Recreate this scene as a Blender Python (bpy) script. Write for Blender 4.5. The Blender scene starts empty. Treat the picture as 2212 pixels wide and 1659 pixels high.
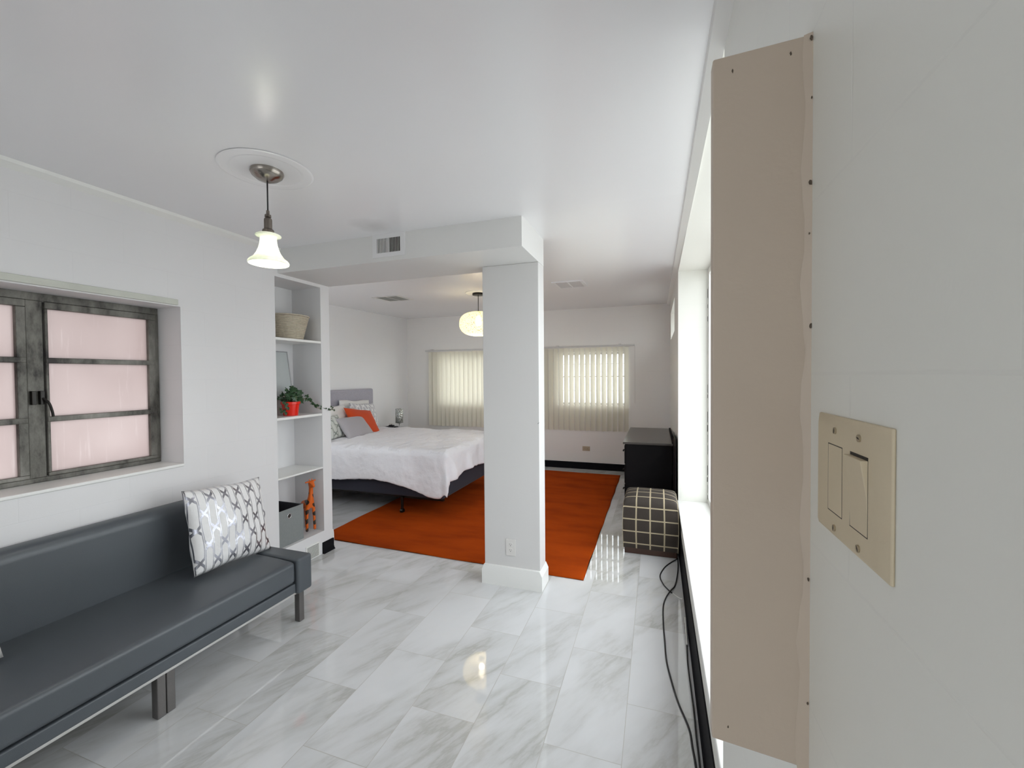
import bpy, bmesh, math, random
from math import sin, cos, pi, radians, sqrt, hypot
from mathutils import Vector, Matrix
random.seed(7)
C = bpy.context.scene.collection

# ------------------------------------------------------------------ materials
class NT:
    def __init__(s, name):
        s.m = bpy.data.materials.new(name); s.m.use_nodes = True
        s.t = s.m.node_tree; s.t.nodes.clear()
        s.out = s.t.nodes.new('ShaderNodeOutputMaterial')
    def n(s, typ, **k):
        o = s.t.nodes.new('ShaderNode' + typ)
        for a, v in k.items():
            if a.startswith('_'): o.inputs[int(a[1:])].default_value = v
            else: setattr(o, a, v)
        return o
    def l(s, a, b): s.t.links.new(a, b)
    def math(s, op, a, b=None, c=None):
        o = s.n('Math', operation=op)
        for i, v in enumerate((a, b, c)):
            if v is None: continue
            if isinstance(v, (int, float)): o.inputs[i].default_value = v
            else: s.l(v, o.inputs[i])
        return o.outputs[0]
    def coords(s, kind='Object'): return s.n('TexCoord').outputs[kind]
    def xyz(s, v):
        o = s.n('SeparateXYZ'); s.l(v, o.inputs[0]); return o.outputs
    def comb(s, x, y, z=0.0):
        o = s.n('CombineXYZ')
        for i, v in enumerate((x, y, z)):
            if isinstance(v, (int, float)): o.inputs[i].default_value = v
            else: s.l(v, o.inputs[i])
        return o.outputs[0]
    def noise(s, v, scale, detail=3, rough=.5, **k):
        o = s.n('TexNoise', **k); s.l(v, o.inputs['Vector'])
        o.inputs['Scale'].default_value = scale; o.inputs['Detail'].default_value = detail; o.inputs['Roughness'].default_value = rough
        return o.outputs[0]
    def ramp(s, f, stops):
        o = s.n('ValToRGB'); s.l(f, o.inputs[0]); e = o.color_ramp.elements
        while len(e) < len(stops): e.new(.5)
        for i, (p, c) in enumerate(stops):
            e[i].position = p; e[i].color = (*c, 1) if len(c) == 3 else c
        return o.outputs[0]
    def mix(s, f, a, b):
        o = s.n('Mix', data_type='RGBA')
        for i, v in ((0, f), (6, a), (7, b)):
            if isinstance(v, (int, float)): o.inputs[i].default_value = v
            elif isinstance(v, tuple): o.inputs[i].default_value = (*v, 1)
            else: s.l(v, o.inputs[i])
        return o.outputs[2]
    def bump(s, h, strength, dist=.01):
        o = s.n('Bump'); o.inputs['Strength'].default_value = strength; o.inputs['Distance'].default_value = dist
        s.l(h, o.inputs['Height']); return o.outputs[0]
    def bsdf(s, col=(.8, .8, .8), rough=.5, metal=0, normal=None, **k):
        o = s.n('BsdfPrincipled')
        if isinstance(col, tuple): o.inputs['Base Color'].default_value = (*col, 1)
        else: s.l(col, o.inputs['Base Color'])
        for nm, v in (('Roughness', rough), ('Metallic', metal)):
            if isinstance(v, (int, float)): o.inputs[nm].default_value = v
            else: s.l(v, o.inputs[nm])
        if normal is not None: s.l(normal, o.inputs['Normal'])
        for kk, v in k.items():
            kk = kk.replace('_', ' ')
            if isinstance(v, (int, float, tuple)): o.inputs[kk].default_value = v
            else: s.l(v, o.inputs[kk])
        return o.outputs[0]
    def done(s, sh): s.l(sh, s.out.inputs[0]); return s.m

def simple(name, col, rough=.5, metal=0, bscale=60, bstr=.1, var=.06, nscale=None, **k):
    t = NT(name); v = t.coords()
    nz = t.noise(v, nscale or bscale * .3, 4)
    c = t.mix(nz, tuple(x * (1 - var) for x in col), tuple(min(1, x * (1 + var)) for x in col))
    b = t.bump(t.noise(v, bscale, 3), bstr, .004)
    return t.done(t.bsdf(c, rough, metal, b, **k))

def wallmat(name, axis, col=(.775, .765, .775), off=(0, 0)):
    """painted concrete block: faint joints under semi gloss paint"""
    t = NT(name); p = t.xyz(t.coords())
    u = p[1] if axis == 'X' else p[0]
    br = t.n('TexBrick'); t.l(t.comb(t.math('ADD', u, off[0]), t.math('ADD', p[2], off[1])), br.inputs['Vector'])
    for k, v in (('Scale', 1), ('Mortar Size', .0022), ('Mortar Smooth', .6), ('Brick Width', .406), ('Row Height', .2027)): br.inputs[k].default_value = v
    joint = br.outputs['Fac']
    v = t.coords()
    big = t.noise(v, 1.6, 4); fine = t.noise(v, 160, 3); mid = t.noise(v, 18, 4)
    base = t.mix(big, tuple(c * .975 for c in col), tuple(min(1, c * 1.02) for c in col))
    wear = t.noise(v, 2.3, 2)
    jf = t.math('MULTIPLY', joint, t.math('MULTIPLY', wear, .10))
    c = t.mix(jf, base, (.42, .42, .43))
    h = t.math('ADD', t.math('MULTIPLY', joint, -1.0), t.math('ADD', t.math('MULTIPLY', fine, .30), t.math('MULTIPLY', mid, .35)))
    return t.done(t.bsdf(c, .42, 0, t.bump(h, .13, .003)))
M = {}
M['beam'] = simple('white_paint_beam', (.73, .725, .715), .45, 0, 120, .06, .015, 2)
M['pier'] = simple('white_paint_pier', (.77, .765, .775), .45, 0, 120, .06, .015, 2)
M['wall_x'] = wallmat('painted_block_left', 'X', off=(0, -.021))
M['wall_r'] = wallmat('painted_block_right', 'X', (.80, .795, .745), off=(.12, -.031))
M['wall_h'] = wallmat('painted_block_head', 'X', (.88, .88, .89), off=(-.068, -.059))
M['wall_y'] = wallmat('painted_block_far', 'Y', (.89, .87, .85), off=(0, -.079))
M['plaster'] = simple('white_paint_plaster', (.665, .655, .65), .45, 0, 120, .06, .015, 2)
M['trimwhite'] = simple('white_gloss_trim', (.84, .84, .82), .32, 0, 60, .08, .02, 5)
def ceilmat():
    t = NT('ceiling_paint'); v = t.coords(); p = t.xyz(v)
    base = t.mix(t.noise(v, .9, 3), (.815, .81, .83), (.85, .845, .865))
    # grey dust smudge above the duct grille
    dx = t.math('MULTIPLY', t.math('ADD', p[0], 1.66), 7); dy = t.math('MULTIPLY', t.math('ADD', p[1], -2.20), 7.5)
    d = t.math('SQRT', t.math('ADD', t.math('MULTIPLY', dx, dx), t.math('MULTIPLY', dy, dy)))
    d = t.math('ADD', d, t.math('MULTIPLY', t.noise(v, 9, 4), .9))
    f = t.math('MULTIPLY', t.math('SMOOTH_MIN', 1.0, t.math('MAXIMUM', t.math('SUBTRACT', 1.45, d), 0.0), .1), .35)
    c = t.mix(f, base, (.33, .34, .33))
    h = t.math('ADD', t.math('MULTIPLY', t.noise(v, 90, 3), .35), t.noise(v, 6, 3))
    return t.done(t.bsdf(c, .27, 0, t.bump(h, .05, .006), Specular_IOR_Level=.95))
M['ceiling'] = ceilmat()
def marble():
    t = NT('marble_tile'); v = t.coords(); p = t.xyz(v)
    uv = t.comb(t.math('ADD', p[1], -1.895 + 6.2), t.math('ADD', p[0], .4255 + 5.97 - .2985 * 0))
    br = t.n('TexBrick'); t.l(uv, br.inputs['Vector'])
    br.inputs['Color1'].default_value = (0, 0, 0, 1); br.inputs['Color2'].default_value = (1, 1, 1, 1)
    for k, q in (('Scale', 1), ('Mortar Size', .0013), ('Mortar Smooth', .1), ('Brick Width', .62), ('Row Height', .2985)): br.inputs[k].default_value = q
    rnd = t.math('MULTIPLY', t.xyz(br.outputs['Color'])[0], 37.0)
    # veins run diagonally
    a = radians(-30)
    X = t.math('ADD', t.math('MULTIPLY', p[0], cos(a)), t.math('MULTIPLY', p[1], sin(a)))
    Y = t.math('ADD', t.math('MULTIPLY', p[0], -sin(a)), t.math('MULTIPLY', p[1], cos(a)))
    st = t.comb(t.math('ADD', t.math('MULTIPLY', X, 6.2), rnd), t.math('ADD', t.math('MULTIPLY', Y, 1.35), rnd), rnd)
    n1 = t.noise(st, 1.0, 6, .62, normalize=True)
    st2 = t.comb(t.math('ADD', t.math('MULTIPLY', X, 3.0), rnd), t.math('MULTIPLY', Y, .9), t.math('ADD', rnd, 5.0))
    n2 = t.noise(st2, 1.0, 5, .55)
    vein = t.math('ABSOLUTE', t.math('SUBTRACT', n1, .5))
    v1 = t.ramp(vein, [(0, (1, 1, 1)), (.035, (.45, .45, .45)), (.12, (0, 0, 0))])
    msk = t.ramp(n2, [(.42, (0, 0, 0)), (.62, (1, 1, 1))])
    f1 = t.math('MULTIPLY', t.math('MULTIPLY', v1, msk), .62)
    cloud = t.ramp(n2, [(.35, (.69, .695, .71)), (.65, (.60, .605, .61))])
    c = t.mix(f1, cloud, (.36, .35, .315))
    c = t.mix(t.math('MULTIPLY', br.outputs['Fac'], .75), c, (.33, .31, .27))
    h = t.math('ADD', t.math('MULTIPLY', br.outputs['Fac'], -1.0), t.math('MULTIPLY', t.noise(v, 3.5, 2), .5))
    r = t.math('ADD', t.math('MULTIPLY', br.outputs['Fac'], .4), .03)
    return t.done(t.bsdf(c, r, 0, t.bump(h, .04, .003), Specular_IOR_Level=.95))
M['marble'] = marble()
M['blackvinyl'] = simple('black_vinyl_base', (.006, .006, .008), .7, 0, 40, .1, Specular_IOR_Level=.12)
M['leather'] = simple('charcoal_vinyl', (.073, .083, .094), .37, 0, 420, .10, .12, 3)
M['legmetal'] = simple('brushed_sofa_leg', (.17, .16, .155), .42, .7, 200, .2, .12, 12)
M['steelstrip'] = simple('pale_metal_strip', (.55, .54, .52), .35, .6, 80, .1)
M['beige'] = simple('beige_painted_board', (.54, .445, .36), .5, 0, 90, .14, .04, 6)
M['ivory'] = simple('ivory_plastic', (.62, .525, .375), .5, 0, 200, .05, .03)
M['darkgap'] = simple('dark_gap', (.03, .025, .02), .7)
M['screw'] = simple('screw_metal', (.45, .38, .27), .35, .6, 100, .05)
M['plasticwhite'] = simple('white_plastic', (.70, .68, .66), .35, 0, 100, .03, .02)
M['tan'] = simple('tan_plastic', (.52, .42, .30), .4)
def windowmetal():
    t = NT('weathered_steel'); v = t.coords()
    n = t.noise(t.comb(t.math('MULTIPLY', t.xyz(v)[0], 5), t.math('MULTIPLY', t.xyz(v)[1], 6), t.math('MULTIPLY', t.xyz(v)[2], 2.5)), 1.0, 6, .7); c = t.ramp(n, [(.36, (.03, .026, .024)), (.46, (.12, .115, .10)), (.68, (.27, .26, .235))])
    return t.done(t.bsdf(c, .5, .35, t.bump(t.noise(v, 60, 3), .3, .004)))
M['winmetal'] = windowmetal()
def frosted():
    t = NT('frosted_pane'); v = t.coords(); p = t.xyz(v)
    st = t.comb(0.0, t.math('MULTIPLY', p[1], 55), t.math('MULTIPLY', p[2], 4))
    streak = t.ramp(t.noise(st, 1, 3), [(.60, (0, 0, 0)), (.72, (1, 1, 1))])
    up = t.ramp(t.noise(v, 2.4, 2), [(.3, (.50, .44, .43)), (.7, (.57, .515, .505))])
    c = t.mix(t.math('MULTIPLY', streak, .35), up, (.68, .64, .63))
    tr = t.n('BsdfTranslucent'); t.l(c, tr.inputs[0])
    gl = t.n('BsdfGlossy'); gl.inputs['Roughness'].default_value = .25
    mx = t.n('MixShader'); mx.inputs[0].default_value = .05; t.l(tr.outputs[0], mx.inputs[1]); t.l(gl.outputs[0], mx.inputs[2])
    return t.done(mx.outputs[0])
M['frosted'] = frosted()
def glass(name):
    t = NT(name); a = t.n('BsdfTransparent'); a.inputs[0].default_value = (.96, .98, .98, 1)
    g = t.n('BsdfGlossy'); g.inputs['Roughness'].default_value = .02
    mx = t.n('MixShader'); mx.inputs[0].default_value = .06; t.l(a.outputs[0], mx.inputs[1]); t.l(g.outputs[0], mx.inputs[2])
    return t.done(mx.outputs[0])
M['glass'] = glass('window_glass')
def vane():
    t = NT('cream_vane_fabric'); v = t.coords()
    c = t.mix(t.noise(v, 300, 2), (.88, .85, .76), (.93, .90, .82))
    d = t.bsdf(c, .7); tr = t.n('BsdfTranslucent'); tr.inputs[0].default_value = (.97, .96, .90, 1)
    mx = t.n('MixShader'); mx.inputs[0].default_value = .42; t.l(d, mx.inputs[1]); t.l(tr.outputs[0], mx.inputs[2])
    return t.done(mx.outputs[0])
M['vane'] = vane()
def rugmat():
    t = NT('orange_rug_pile'); v = t.coords(); p = t.xyz(v)
    st = t.comb(t.math('MULTIPLY', p[0], 1.0), t.math('MULTIPLY', p[1], 3.2), 0.0)
    n = t.noise(st, 1.7, 4, .6)
    c = t.ramp(n, [(.28, (.30, .040, .004)), (.5, (.43, .060, .004)), (.72, (.50, .072, .005))])
    c = t.mix(t.math('MULTIPLY', t.noise(v, 260, 3), .35), c, (.22, .04, .008))
    h = t.math('ADD', t.noise(v, 420, 2), t.math('MULTIPLY', n, 2.0))
    return t.done(t.bsdf(c, 1.0, 0, t.bump(h, .5, .006), Specular_IOR_Level=.05))
M['rug'] = rugmat()
def clothmat(name, col, scale=500, st=.3, **k):
    t = NT(name); v = t.coords()
    c = t.mix(t.noise(v, 5, 4), tuple(x * .95 for x in col), col)
    h = t.math('ADD', t.math('MULTIPLY', t.noise(v, scale, 2), .3), t.noise(v, 14, 4))
    return t.done(t.bsdf(c, .88, 0, t.bump(h, st, .01), Sheen_Weight=.1, **k))
M['sheet'] = clothmat('white_cotton', (.80, .78, .79))
M['whitepillow'] = clothmat('white_pillow_cotton', (.83, .82, .80))
M['orangecloth'] = clothmat('orange_cushion_cloth', (.63, .065, .006), 400, .15)
M['greycloth'] = clothmat('grey_linen', (.44, .42, .445), 260, .3)
M['navy'] = clothmat('navy_box_spring', (.022, .023, .038), 400, .1)
def comforter():
    t = NT('white_comforter'); v = t.coords(); p = t.xyz(v)
    n = t.noise(v, 7, 5, .6)
    st = t.comb(t.math('MULTIPLY', p[0], 22), t.math('MULTIPLY', p[1], 55), t.math('MULTIPLY', p[2], 22))
    ruch = t.noise(st, 1, 3, .6)
    msk = t.ramp(t.noise(t.comb(t.math('MULTIPLY', p[0], 5.5), t.math('MULTIPLY', p[1], 2.0), 0.0), 1, 2), [(.47, (0, 0, 0)), (.56, (1, 1, 1))])
    topm = t.math('GREATER_THAN', p[2], .672)
    h = t.math('ADD', n, t.math('MULTIPLY', t.math('MULTIPLY', t.math('MULTIPLY', ruch, msk), topm), 1.5))
    return t.done(t.bsdf((.84, .835, .87), .85, 0, t.bump(h, .65, .02), Sheen_Weight=.1))
M['comforter'] = comforter()
def headboardmat():
    t = NT('grey_woven_headboard'); v = t.coords()
    c = t.ramp(t.noise(v, 120, 3, .7), [(.35, (.40, .39, .45)), (.65, (.50, .49, .55))])
    return t.done(t.bsdf(c, .9, 0, t.bump(t.noise(v, 300, 2), .3, .004)))
M['headboard'] = headboardmat()
def lattice(name, base, line, metal, sx=.062, sz=.15, w=.05, rough=.22):
    t = NT(name); p = t.xyz(t.coords())
    def cell(ox, oz):
        x = t.math('SUBTRACT', t.math('FRACT', t.math('ADD', t.math('DIVIDE', p[0], sx * 2), ox)), .5)
        z = t.math('SUBTRACT', t.math('FRACT', t.math('ADD', t.math('DIVIDE', p[2], sz), oz)), .5)
        ax = t.math('ABSOLUTE', x); az = t.math('ABSOLUTE', z)
        d = t.math('MAXIMUM', t.math('MULTIPLY', ax, 1.9), t.math('ADD', t.math('MULTIPLY', ax, .46), t.math('MULTIPLY', az, .80)))
        return t.math('LESS_THAN', t.math('ABSOLUTE', t.math('SUBTRACT', d, .40)), w)
    f = t.math('MAXIMUM', cell(0, 0), cell(.5, .5))
    c = t.mix(f, base, line)
    b = t.bump(t.math('ADD', t.noise(t.coords(), 25, 4), t.math('MULTIPLY', f, .15)), .3, .01)
    m = t.math('MULTIPLY', f, metal); r = t.math('SUBTRACT', .8, t.math('MULTIPLY', f, .8 - rough))
    return t.done(t.bsdf(c, r, m, b))
M['foil'] = lattice('white_cushion_silver_lattice', (.80, .79, .79), (.42, .42, .47), .95, .040, .165, .045, .34)
M['foil2'] = lattice('white_pillow_grey_lattice', (.56, .56, .59), (.88, .88, .88), 0, .05, .13, .06, .6)
M['foil3'] = lattice('pale_pillow_green_lattice', (.66, .68, .64), (.30, .33, .30), .3, .07, .17, .045, .5)
def floral():
    t = NT('blush_print'); v = t.coords()
    c = t.ramp(t.noise(v, 14, 3), [(.55, (.72, .62, .57)), (.62, (.45, .33, .29)), (.68, (.70, .60, .55))])
    return t.done(t.bsdf(c, .85, 0, t.bump(t.noise(v, 20, 3), .2, .01)))
M['blush'] = floral()
M['blackwood'] = simple('black_lacquer_wood', (.005, .004, .005), .6, 0, 30, .05, .2, Specular_IOR_Level=.18)
M['darktop'] = simple('dark_brown_top', (.060, .048, .042), .26, 0, 30, .04, .1)
M['brownwood'] = simple('dark_walnut_base', (.055, .022, .013), .4, 0, 30, .1, .25)
def plaid():
    t = NT('brown_checked_upholstery'); uv = t.coords('UV'); p = t.xyz(uv)
    def band(c, off, per, w):
        return t.math('LESS_THAN', t.math('ABSOLUTE', t.math('SUBTRACT', t.math('FRACT', t.math('DIVIDE', t.math('ADD', c, off), per)), .5)), w)
    v1 = band(p[0], .053, .105, .05); h1 = band(p[1], .010, .098, .05)
    f = t.math('MAXIMUM', v1, h1)
    # nested chevron weave
    qx = t.math('ABSOLUTE', t.math('SUBTRACT', t.math('FRACT', t.math('DIVIDE', t.math('ADD', p[0], .0), .105)), .5))
    qy = t.math('ABSOLUTE', t.math('SUBTRACT', t.math('FRACT', t.math('DIVIDE', t.math('ADD', p[1], .059), .098)), .5))
    dm = t.math('FRACT', t.math('MULTIPLY', t.math('ADD', qx, qy), 15))
    ch = t.math('GREATER_THAN', dm, .6)
    base = t.mix(ch, (.020, .015, .012), (.062, .047, .036))
    c = t.mix(f, base, (.43, .36, .24))
    return t.done(t.bsdf(c, .85, 0, t.bump(t.math('ADD', t.math('MULTIPLY', f, .6), t.noise(uv, 300, 2)), .3, .003)))
M['plaid'] = plaid()
M['nickel'] = simple('brushed_nickel', (.33, .30, .27), .22, .95, 200, .04, .1)
M['socket'] = simple('bronze_socket', (.17, .145, .125), .38, .75, 200, .05, .1)
M['cordblack'] = simple('black_cord', (.012, .012, .014), .45)
M['cordwhite'] = simple('white_cord', (.72, .71, .68), .5)
def shadeglass():
    t = NT('alabaster_glass'); v = t.coords()
    c = t.ramp(t.noise(v, 16, 5, .6), [(.4, (.80, .83, .74)), (.6, (.93, .94, .88))])
    d = t.bsdf(c, .25); tr = t.n('BsdfTranslucent'); t.l(c, tr.inputs[0])
    mx = t.n('MixShader'); mx.inputs[0].default_value = .40; t.l(d, mx.inputs[1]); t.l(tr.outputs[0], mx.inputs[2])
    return t.done(mx.outputs[0])
M['alabaster'] = shadeglass()
def emis(name, col, s):
    t = NT(name); e = t.n('Emission'); e.inputs[0].default_value = (*col, 1); e.inputs[1].default_value = s
    return t.done(e.outputs[0])
M['bulb'] = emis('lit_bulb', (1, .97, .90), 240)
M['bulbwarm'] = emis('lit_warm_bulb', (1, .88, .66), 36)
def woven():
    t = NT('woven_string_shade'); v = t.coords()
    n = t.noise(v, 75, 3, .7)
    c = t.ramp(n, [(.38, (.16, .12, .05)), (.47, (.78, .70, .48))])
    d = t.bsdf(c, .8); tr = t.n('BsdfTranslucent'); t.l(c, tr.inputs[0])
    mx = t.n('MixShader'); mx.inputs[0].default_value = .5; t.l(d, mx.inputs[1]); t.l(tr.outputs[0], mx.inputs[2])
    tp = t.n('BsdfTransparent'); m2 = t.n('MixShader'); m2.inputs[0].default_value = .12; t.l(mx.outputs[0], m2.inputs[1]); t.l(tp.outputs[0], m2.inputs[2])
    return t.done(m2.outputs[0])
M['woven'] = woven()
M['slat'] = simple('grille_slat_paint', (.66, .65, .64), .4)
M['greyslat'] = simple('grey_ceiling_slat', (.30, .30, .27), .5)
M['wicker'] = simple('pale_rope', (.56, .50, .40), .9, 0, 160, .6, .25, 70)
M['redpot'] = simple('red_glazed_pot', (.78, .02, .008), .18, 0, 30, .03, .03)
M['soil'] = simple('potting_soil', (.03, .02, .014), .95, 0, 120, .8)
M['leaf'] = simple('dark_ivy_leaf', (.022, .065, .022), .35, 0, 90, .2, .5, 30)
M['stem'] = simple('vine_stem', (.20, .15, .07), .6)
M['frameart'] = simple('pale_grey_artwork', (.50, .53, .53), .25, 0, 40, .03, .04)
M['silver'] = simple('silver_edge', (.60, .60, .62), .25, .9, 60, .03)
M['greybox'] = simple('grey_felt_box', (.235, .25, .25), .9, 0, 260, .3, .1, 60)
M['greyin'] = simple('dark_box_lining', (.035, .033, .04), .9)
def giraffemat():
    t = NT('orange_giraffe_paint'); v = t.coords(); p = t.xyz(v)
    a = t.math('SINE', t.math('ADD', t.math('MULTIPLY', p[2], 92), t.math('MULTIPLY', t.math('SINE', t.math('MULTIPLY', p[1], 75)), 1.3)))
    b = t.math('SINE', t.math('ADD', t.math('ADD', t.math('MULTIPLY', p[0], 62), t.math('MULTIPLY', p[1], 105)), 1.2))
    f = t.math('MULTIPLY', t.math('GREATER_THAN', t.math('ADD', a, t.math('MULTIPLY', b, .75)), .72), t.math('LESS_THAN', p[2], .345))
    c = t.mix(f, (.70, .125, .008), (.030, .020, .014))
    return t.done(t.bsdf(c, .35))
M['giraffe'] = giraffemat()
def beadshade():
    t = NT('crystal_bead_shade'); v = t.coords()
    vo = t.n('TexVoronoi'); t.l(v, vo.inputs['Vector']); vo.inputs['Scale'].default_value = 55
    c = t.ramp(vo.outputs['Distance'], [(.25, (.88, .90, .87)), (.65, (.40, .43, .40))])
    return t.done(t.bsdf(c, .15, .6, t.bump(vo.outputs['Distance'], .8, .01)))
M['bead'] = beadshade()
M['blackplastic'] = simple('black_plastic', (.02, .02, .024), .4)
M['greendust'] = simple('aged_batten_paint', (.60, .61, .55), .6, 0, 60, .3, .12, 12)
M['chip'] = simple('exposed_old_paint', (.10, .075, .055), .8, 0, 120, .4, .3)
M['black_metal'] = simple('black_metal', (.02, .018, .016), .35, .6)

# ------------------------------------------------------------------ mesh helpers
class MB:
    def __init__(s): s.bm = bmesh.new()
    def box(s, x0, x1, y0, y1, z0, z1):
        v = [s.bm.verts.new((x, y, z)) for x in (x0, x1) for y in (y0, y1) for z in (z0, z1)]
        for f in ((0, 1, 3, 2), (4, 6, 7, 5), (0, 4, 5, 1), (2, 3, 7, 6), (0, 2, 6, 4), (1, 5, 7, 3)):
            s.bm.faces.new([v[i] for i in f])
        return s
    def prism(s, poly, axis, a, b):
        """polygon in the two other axes, extruded along axis from a to b"""
        def P(p, t):
            return {'X': (t, p[0], p[1]), 'Y': (p[0], t, p[1]), 'Z': (p[0], p[1], t)}[axis]
        A = [s.bm.verts.new(P(p, a)) for p in poly]; B = [s.bm.verts.new(P(p, b)) for p in poly]
        n = len(poly)
        s.bm.faces.new(A[::-1]); s.bm.faces.new(B)
        for i in range(n): s.bm.faces.new((A[i], A[(i + 1) % n], B[(i + 1) % n], B[i]))
        return s
    def lathe(s, prof, n=48, c=(0, 0), closed=False, sx=1, sy=1):
        rings = []
        for r, z in prof:
            if r < 1e-6: rings.append([s.bm.verts.new((c[0], c[1], z))])
            else: rings.append([s.bm.verts.new((c[0] + r * sx * cos(2 * pi * i / n), c[1] + r * sy * sin(2 * pi * i / n), z)) for i in range(n)])
        prs = list(zip(rings, rings[1:])) + ([(rings[-1], rings[0])] if closed else [])
        for A, B in prs:
            for i in range(n):
                j = (i + 1) % n
                if len(A) == 1 and len(B) == 1: continue
                if len(A) == 1: s.bm.faces.new((A[0], B[j], B[i]))
                elif len(B) == 1: s.bm.faces.new((A[i], A[j], B[0]))
                else: s.bm.faces.new((A[i], A[j], B[j], B[i]))
        return s
    def tube(s, pts, r, n=8, smooth=True, cap=True):
        pts = [Vector(p) for p in pts]
        if smooth and len(pts) > 2:
            q = []
            for i in range(len(pts) - 1):
                p0 = pts[max(i - 1, 0)]; p1 = pts[i]; p2 = pts[i + 1]; p3 = pts[min(i + 2, len(pts) - 1)]
                for k in range(6):
                    t = k / 6
                    q.append(.5 * ((2 * p1) + (-p0 + p2) * t + (2 * p0 - 5 * p1 + 4 * p2 - p3) * t * t + (-p0 + 3 * p1 - 3 * p2 + p3) * t ** 3))
            q.append(pts[-1]); pts = q
        up = Vector((0, 0, 1)); rings = []
        for i, p in enumerate(pts):
            d = (pts[min(i + 1, len(pts) - 1)] - pts[max(i - 1, 0)]).normalized()
            a = d.cross(up)
            if a.length < .1: a = d.cross(Vector((1, 0, 0)))
            a.normalize(); b = a.cross(d)
            rr = r(i / (len(pts) - 1)) if callable(r) else r
            rings.append([s.bm.verts.new(p + a * rr * cos(2 * pi * k / n) + b * rr * sin(2 * pi * k / n)) for k in range(n)])
        for A, B in zip(rings, rings[1:]):
            for i in range(n): s.bm.faces.new((A[i], A[(i + 1) % n], B[(i + 1) % n], B[i]))
        if cap: s.bm.faces.new(rings[0][::-1]); s.bm.faces.new(rings[-1])
        return s
    def build(s, name, mat, parent=None, bevel=0, seg=2, smooth=False, sub=0):
        bmesh.ops.recalc_face_normals(s.bm, faces=s.bm.faces)
        me = bpy.data.meshes.new(name); s.bm.to_mesh(me); s.bm.free()
        me.materials.append(mat)
        o = bpy.data.objects.new(name, me); C.objects.link(o)
        if parent: o.parent = parent
        if bevel:
            b = o.modifiers.new('b', 'BEVEL'); b.width = bevel; b.segments = seg; b.limit_method = 'ANGLE'; b.angle_limit = radians(40)
        if sub:
            b = o.modifiers.new('s', 'SUBSURF'); b.levels = b.render_levels = sub
        if smooth or bevel:
            for p in me.polygons: p.use_smooth = True
            if not smooth or bevel:
                w = o.modifiers.new('w', 'WEIGHTED_NORMAL'); w.keep_sharp = True
        return o
def tag(o, label=None, cat=None, group=None, kind=None):
    if label: o['label'] = label
    if cat: o['category'] = cat
    if group: o['group'] = group
    if kind: o['kind'] = kind
    return o
def thing(name, loc, label, cat, group=None, rz=0):
    o = bpy.data.objects.new(name, None); C.objects.link(o); o.location = loc; o.rotation_euler = (0, 0, rz); o.empty_display_size = .1
    return tag(o, label, cat, group)
def struct(name, mb, mat, **k):
    o = mb.build(name, mat, **k); o['kind'] = 'structure'; return o
def bx(*a): return MB().box(*a)

# ------------------------------------------------------------------ room shell
XL, XR, YF = -2.60, .175, 6.50
BL = -4.20            # bedroom left wall
ZC = 2.38
YB = -2.4
def zc(y): return ZC if y < 2.36 else ZC + (y - 2.36) * (.09 / 4.14)
struct('floor', bx(-4.5, .7, YB - .3, 6.8, -.1, 0), M['marble'])
cm = MB().prism([(YB - .3, ZC), (2.36, ZC), (6.8, zc(6.8)), (6.8, 2.75), (YB - .3, 2.75)], 'X', -4.5, .7)
struct('ceiling', cm, M['ceiling'])
def wall_holes(mb, axis, a0, a1, y0, y1, z0, z1, holes):
    """slab between a0..a1 on axis with rectangular holes (y0,y1,z0,z1)"""
    ys = sorted({y0, y1, *[h[0] for h in holes], *[h[1] for h in holes]})
    for ya, yb in zip(ys, ys[1:]):
        hs = sorted([h for h in holes if h[0] <= ya + 1e-6 and h[1] >= yb - 1e-6], key=lambda h: h[2])
        z = z0
        for h in hs + [(0, 0, z1, z1)]:
            if h[2] > z + 1e-6:
                if axis == 'X': mb.box(a0, a1, ya, yb, z, h[2])
                else: mb.box(ya, yb, a0, a1, z, h[2])
            z = h[3]
    bmesh.ops.remove_doubles(mb.bm, verts=mb.bm.verts, dist=1e-5)
    # drop interior coincident faces
    seen = {}
    for f in list(mb.bm.faces):
        k = tuple(sorted(v.index for v in f.verts)) if False else frozenset(f.verts)
        seen.setdefault(k, []).append(f)
    dele = [f for fs in seen.values() if len(fs) > 1 for f in fs]
    if dele: bmesh.ops.delete(mb.bm, geom=dele, context='FACES_ONLY')
    return mb
W1 = (.60, 1.69, .955, 1.862)
m = MB(); wall_holes(m, 'X', -2.90, XL, YB, 2.30, 0, 2.6, [W1])
struct('wall_left', m, M['wall_x'])
# pier with the recessed shelves: its own block
m = MB(); m.box(-2.95, -2.90, 2.30, 2.86, 0, 2.6)
m.box(-2.90, XL, 2.30, 2.33, 0, 2.6); m.box(-2.90, XL, 2.765, 2.86, 0, 2.6); m.box(-2.90, XL, 2.33, 2.765, 2.18, 2.6)
m.box(-2.90, XL, 2.33, 2.765, 0, .185)
struct('wall_alcove', m, M['pier'])
m = MB(); wall_holes(m, 'Y', 2.70, 2.86, BL - .15, -2.95, 0, 2.6, [(-4.14, -3.02, .80, 2.15)]); struct('wall_bedroom_front', m, M['wall_y'])
struct('wall_bedroom_left', bx(BL - .15, BL, 2.86, YF + .2, 0, 2.6), M['wall_h'])
WF = [(-3.55, -2.42, .985, 1.80), (-1.50, -.43, .985, 1.80)]
m = MB(); wall_holes(m, 'Y', YF, YF + .22, BL, .62, 0, 2.6, WF); struct('wall_far', m, M['wall_y'])
WR = (1.30, 4.0, .325, 2.350); WC = (4.84, 6.13, 1.915, 2.27)
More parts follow.
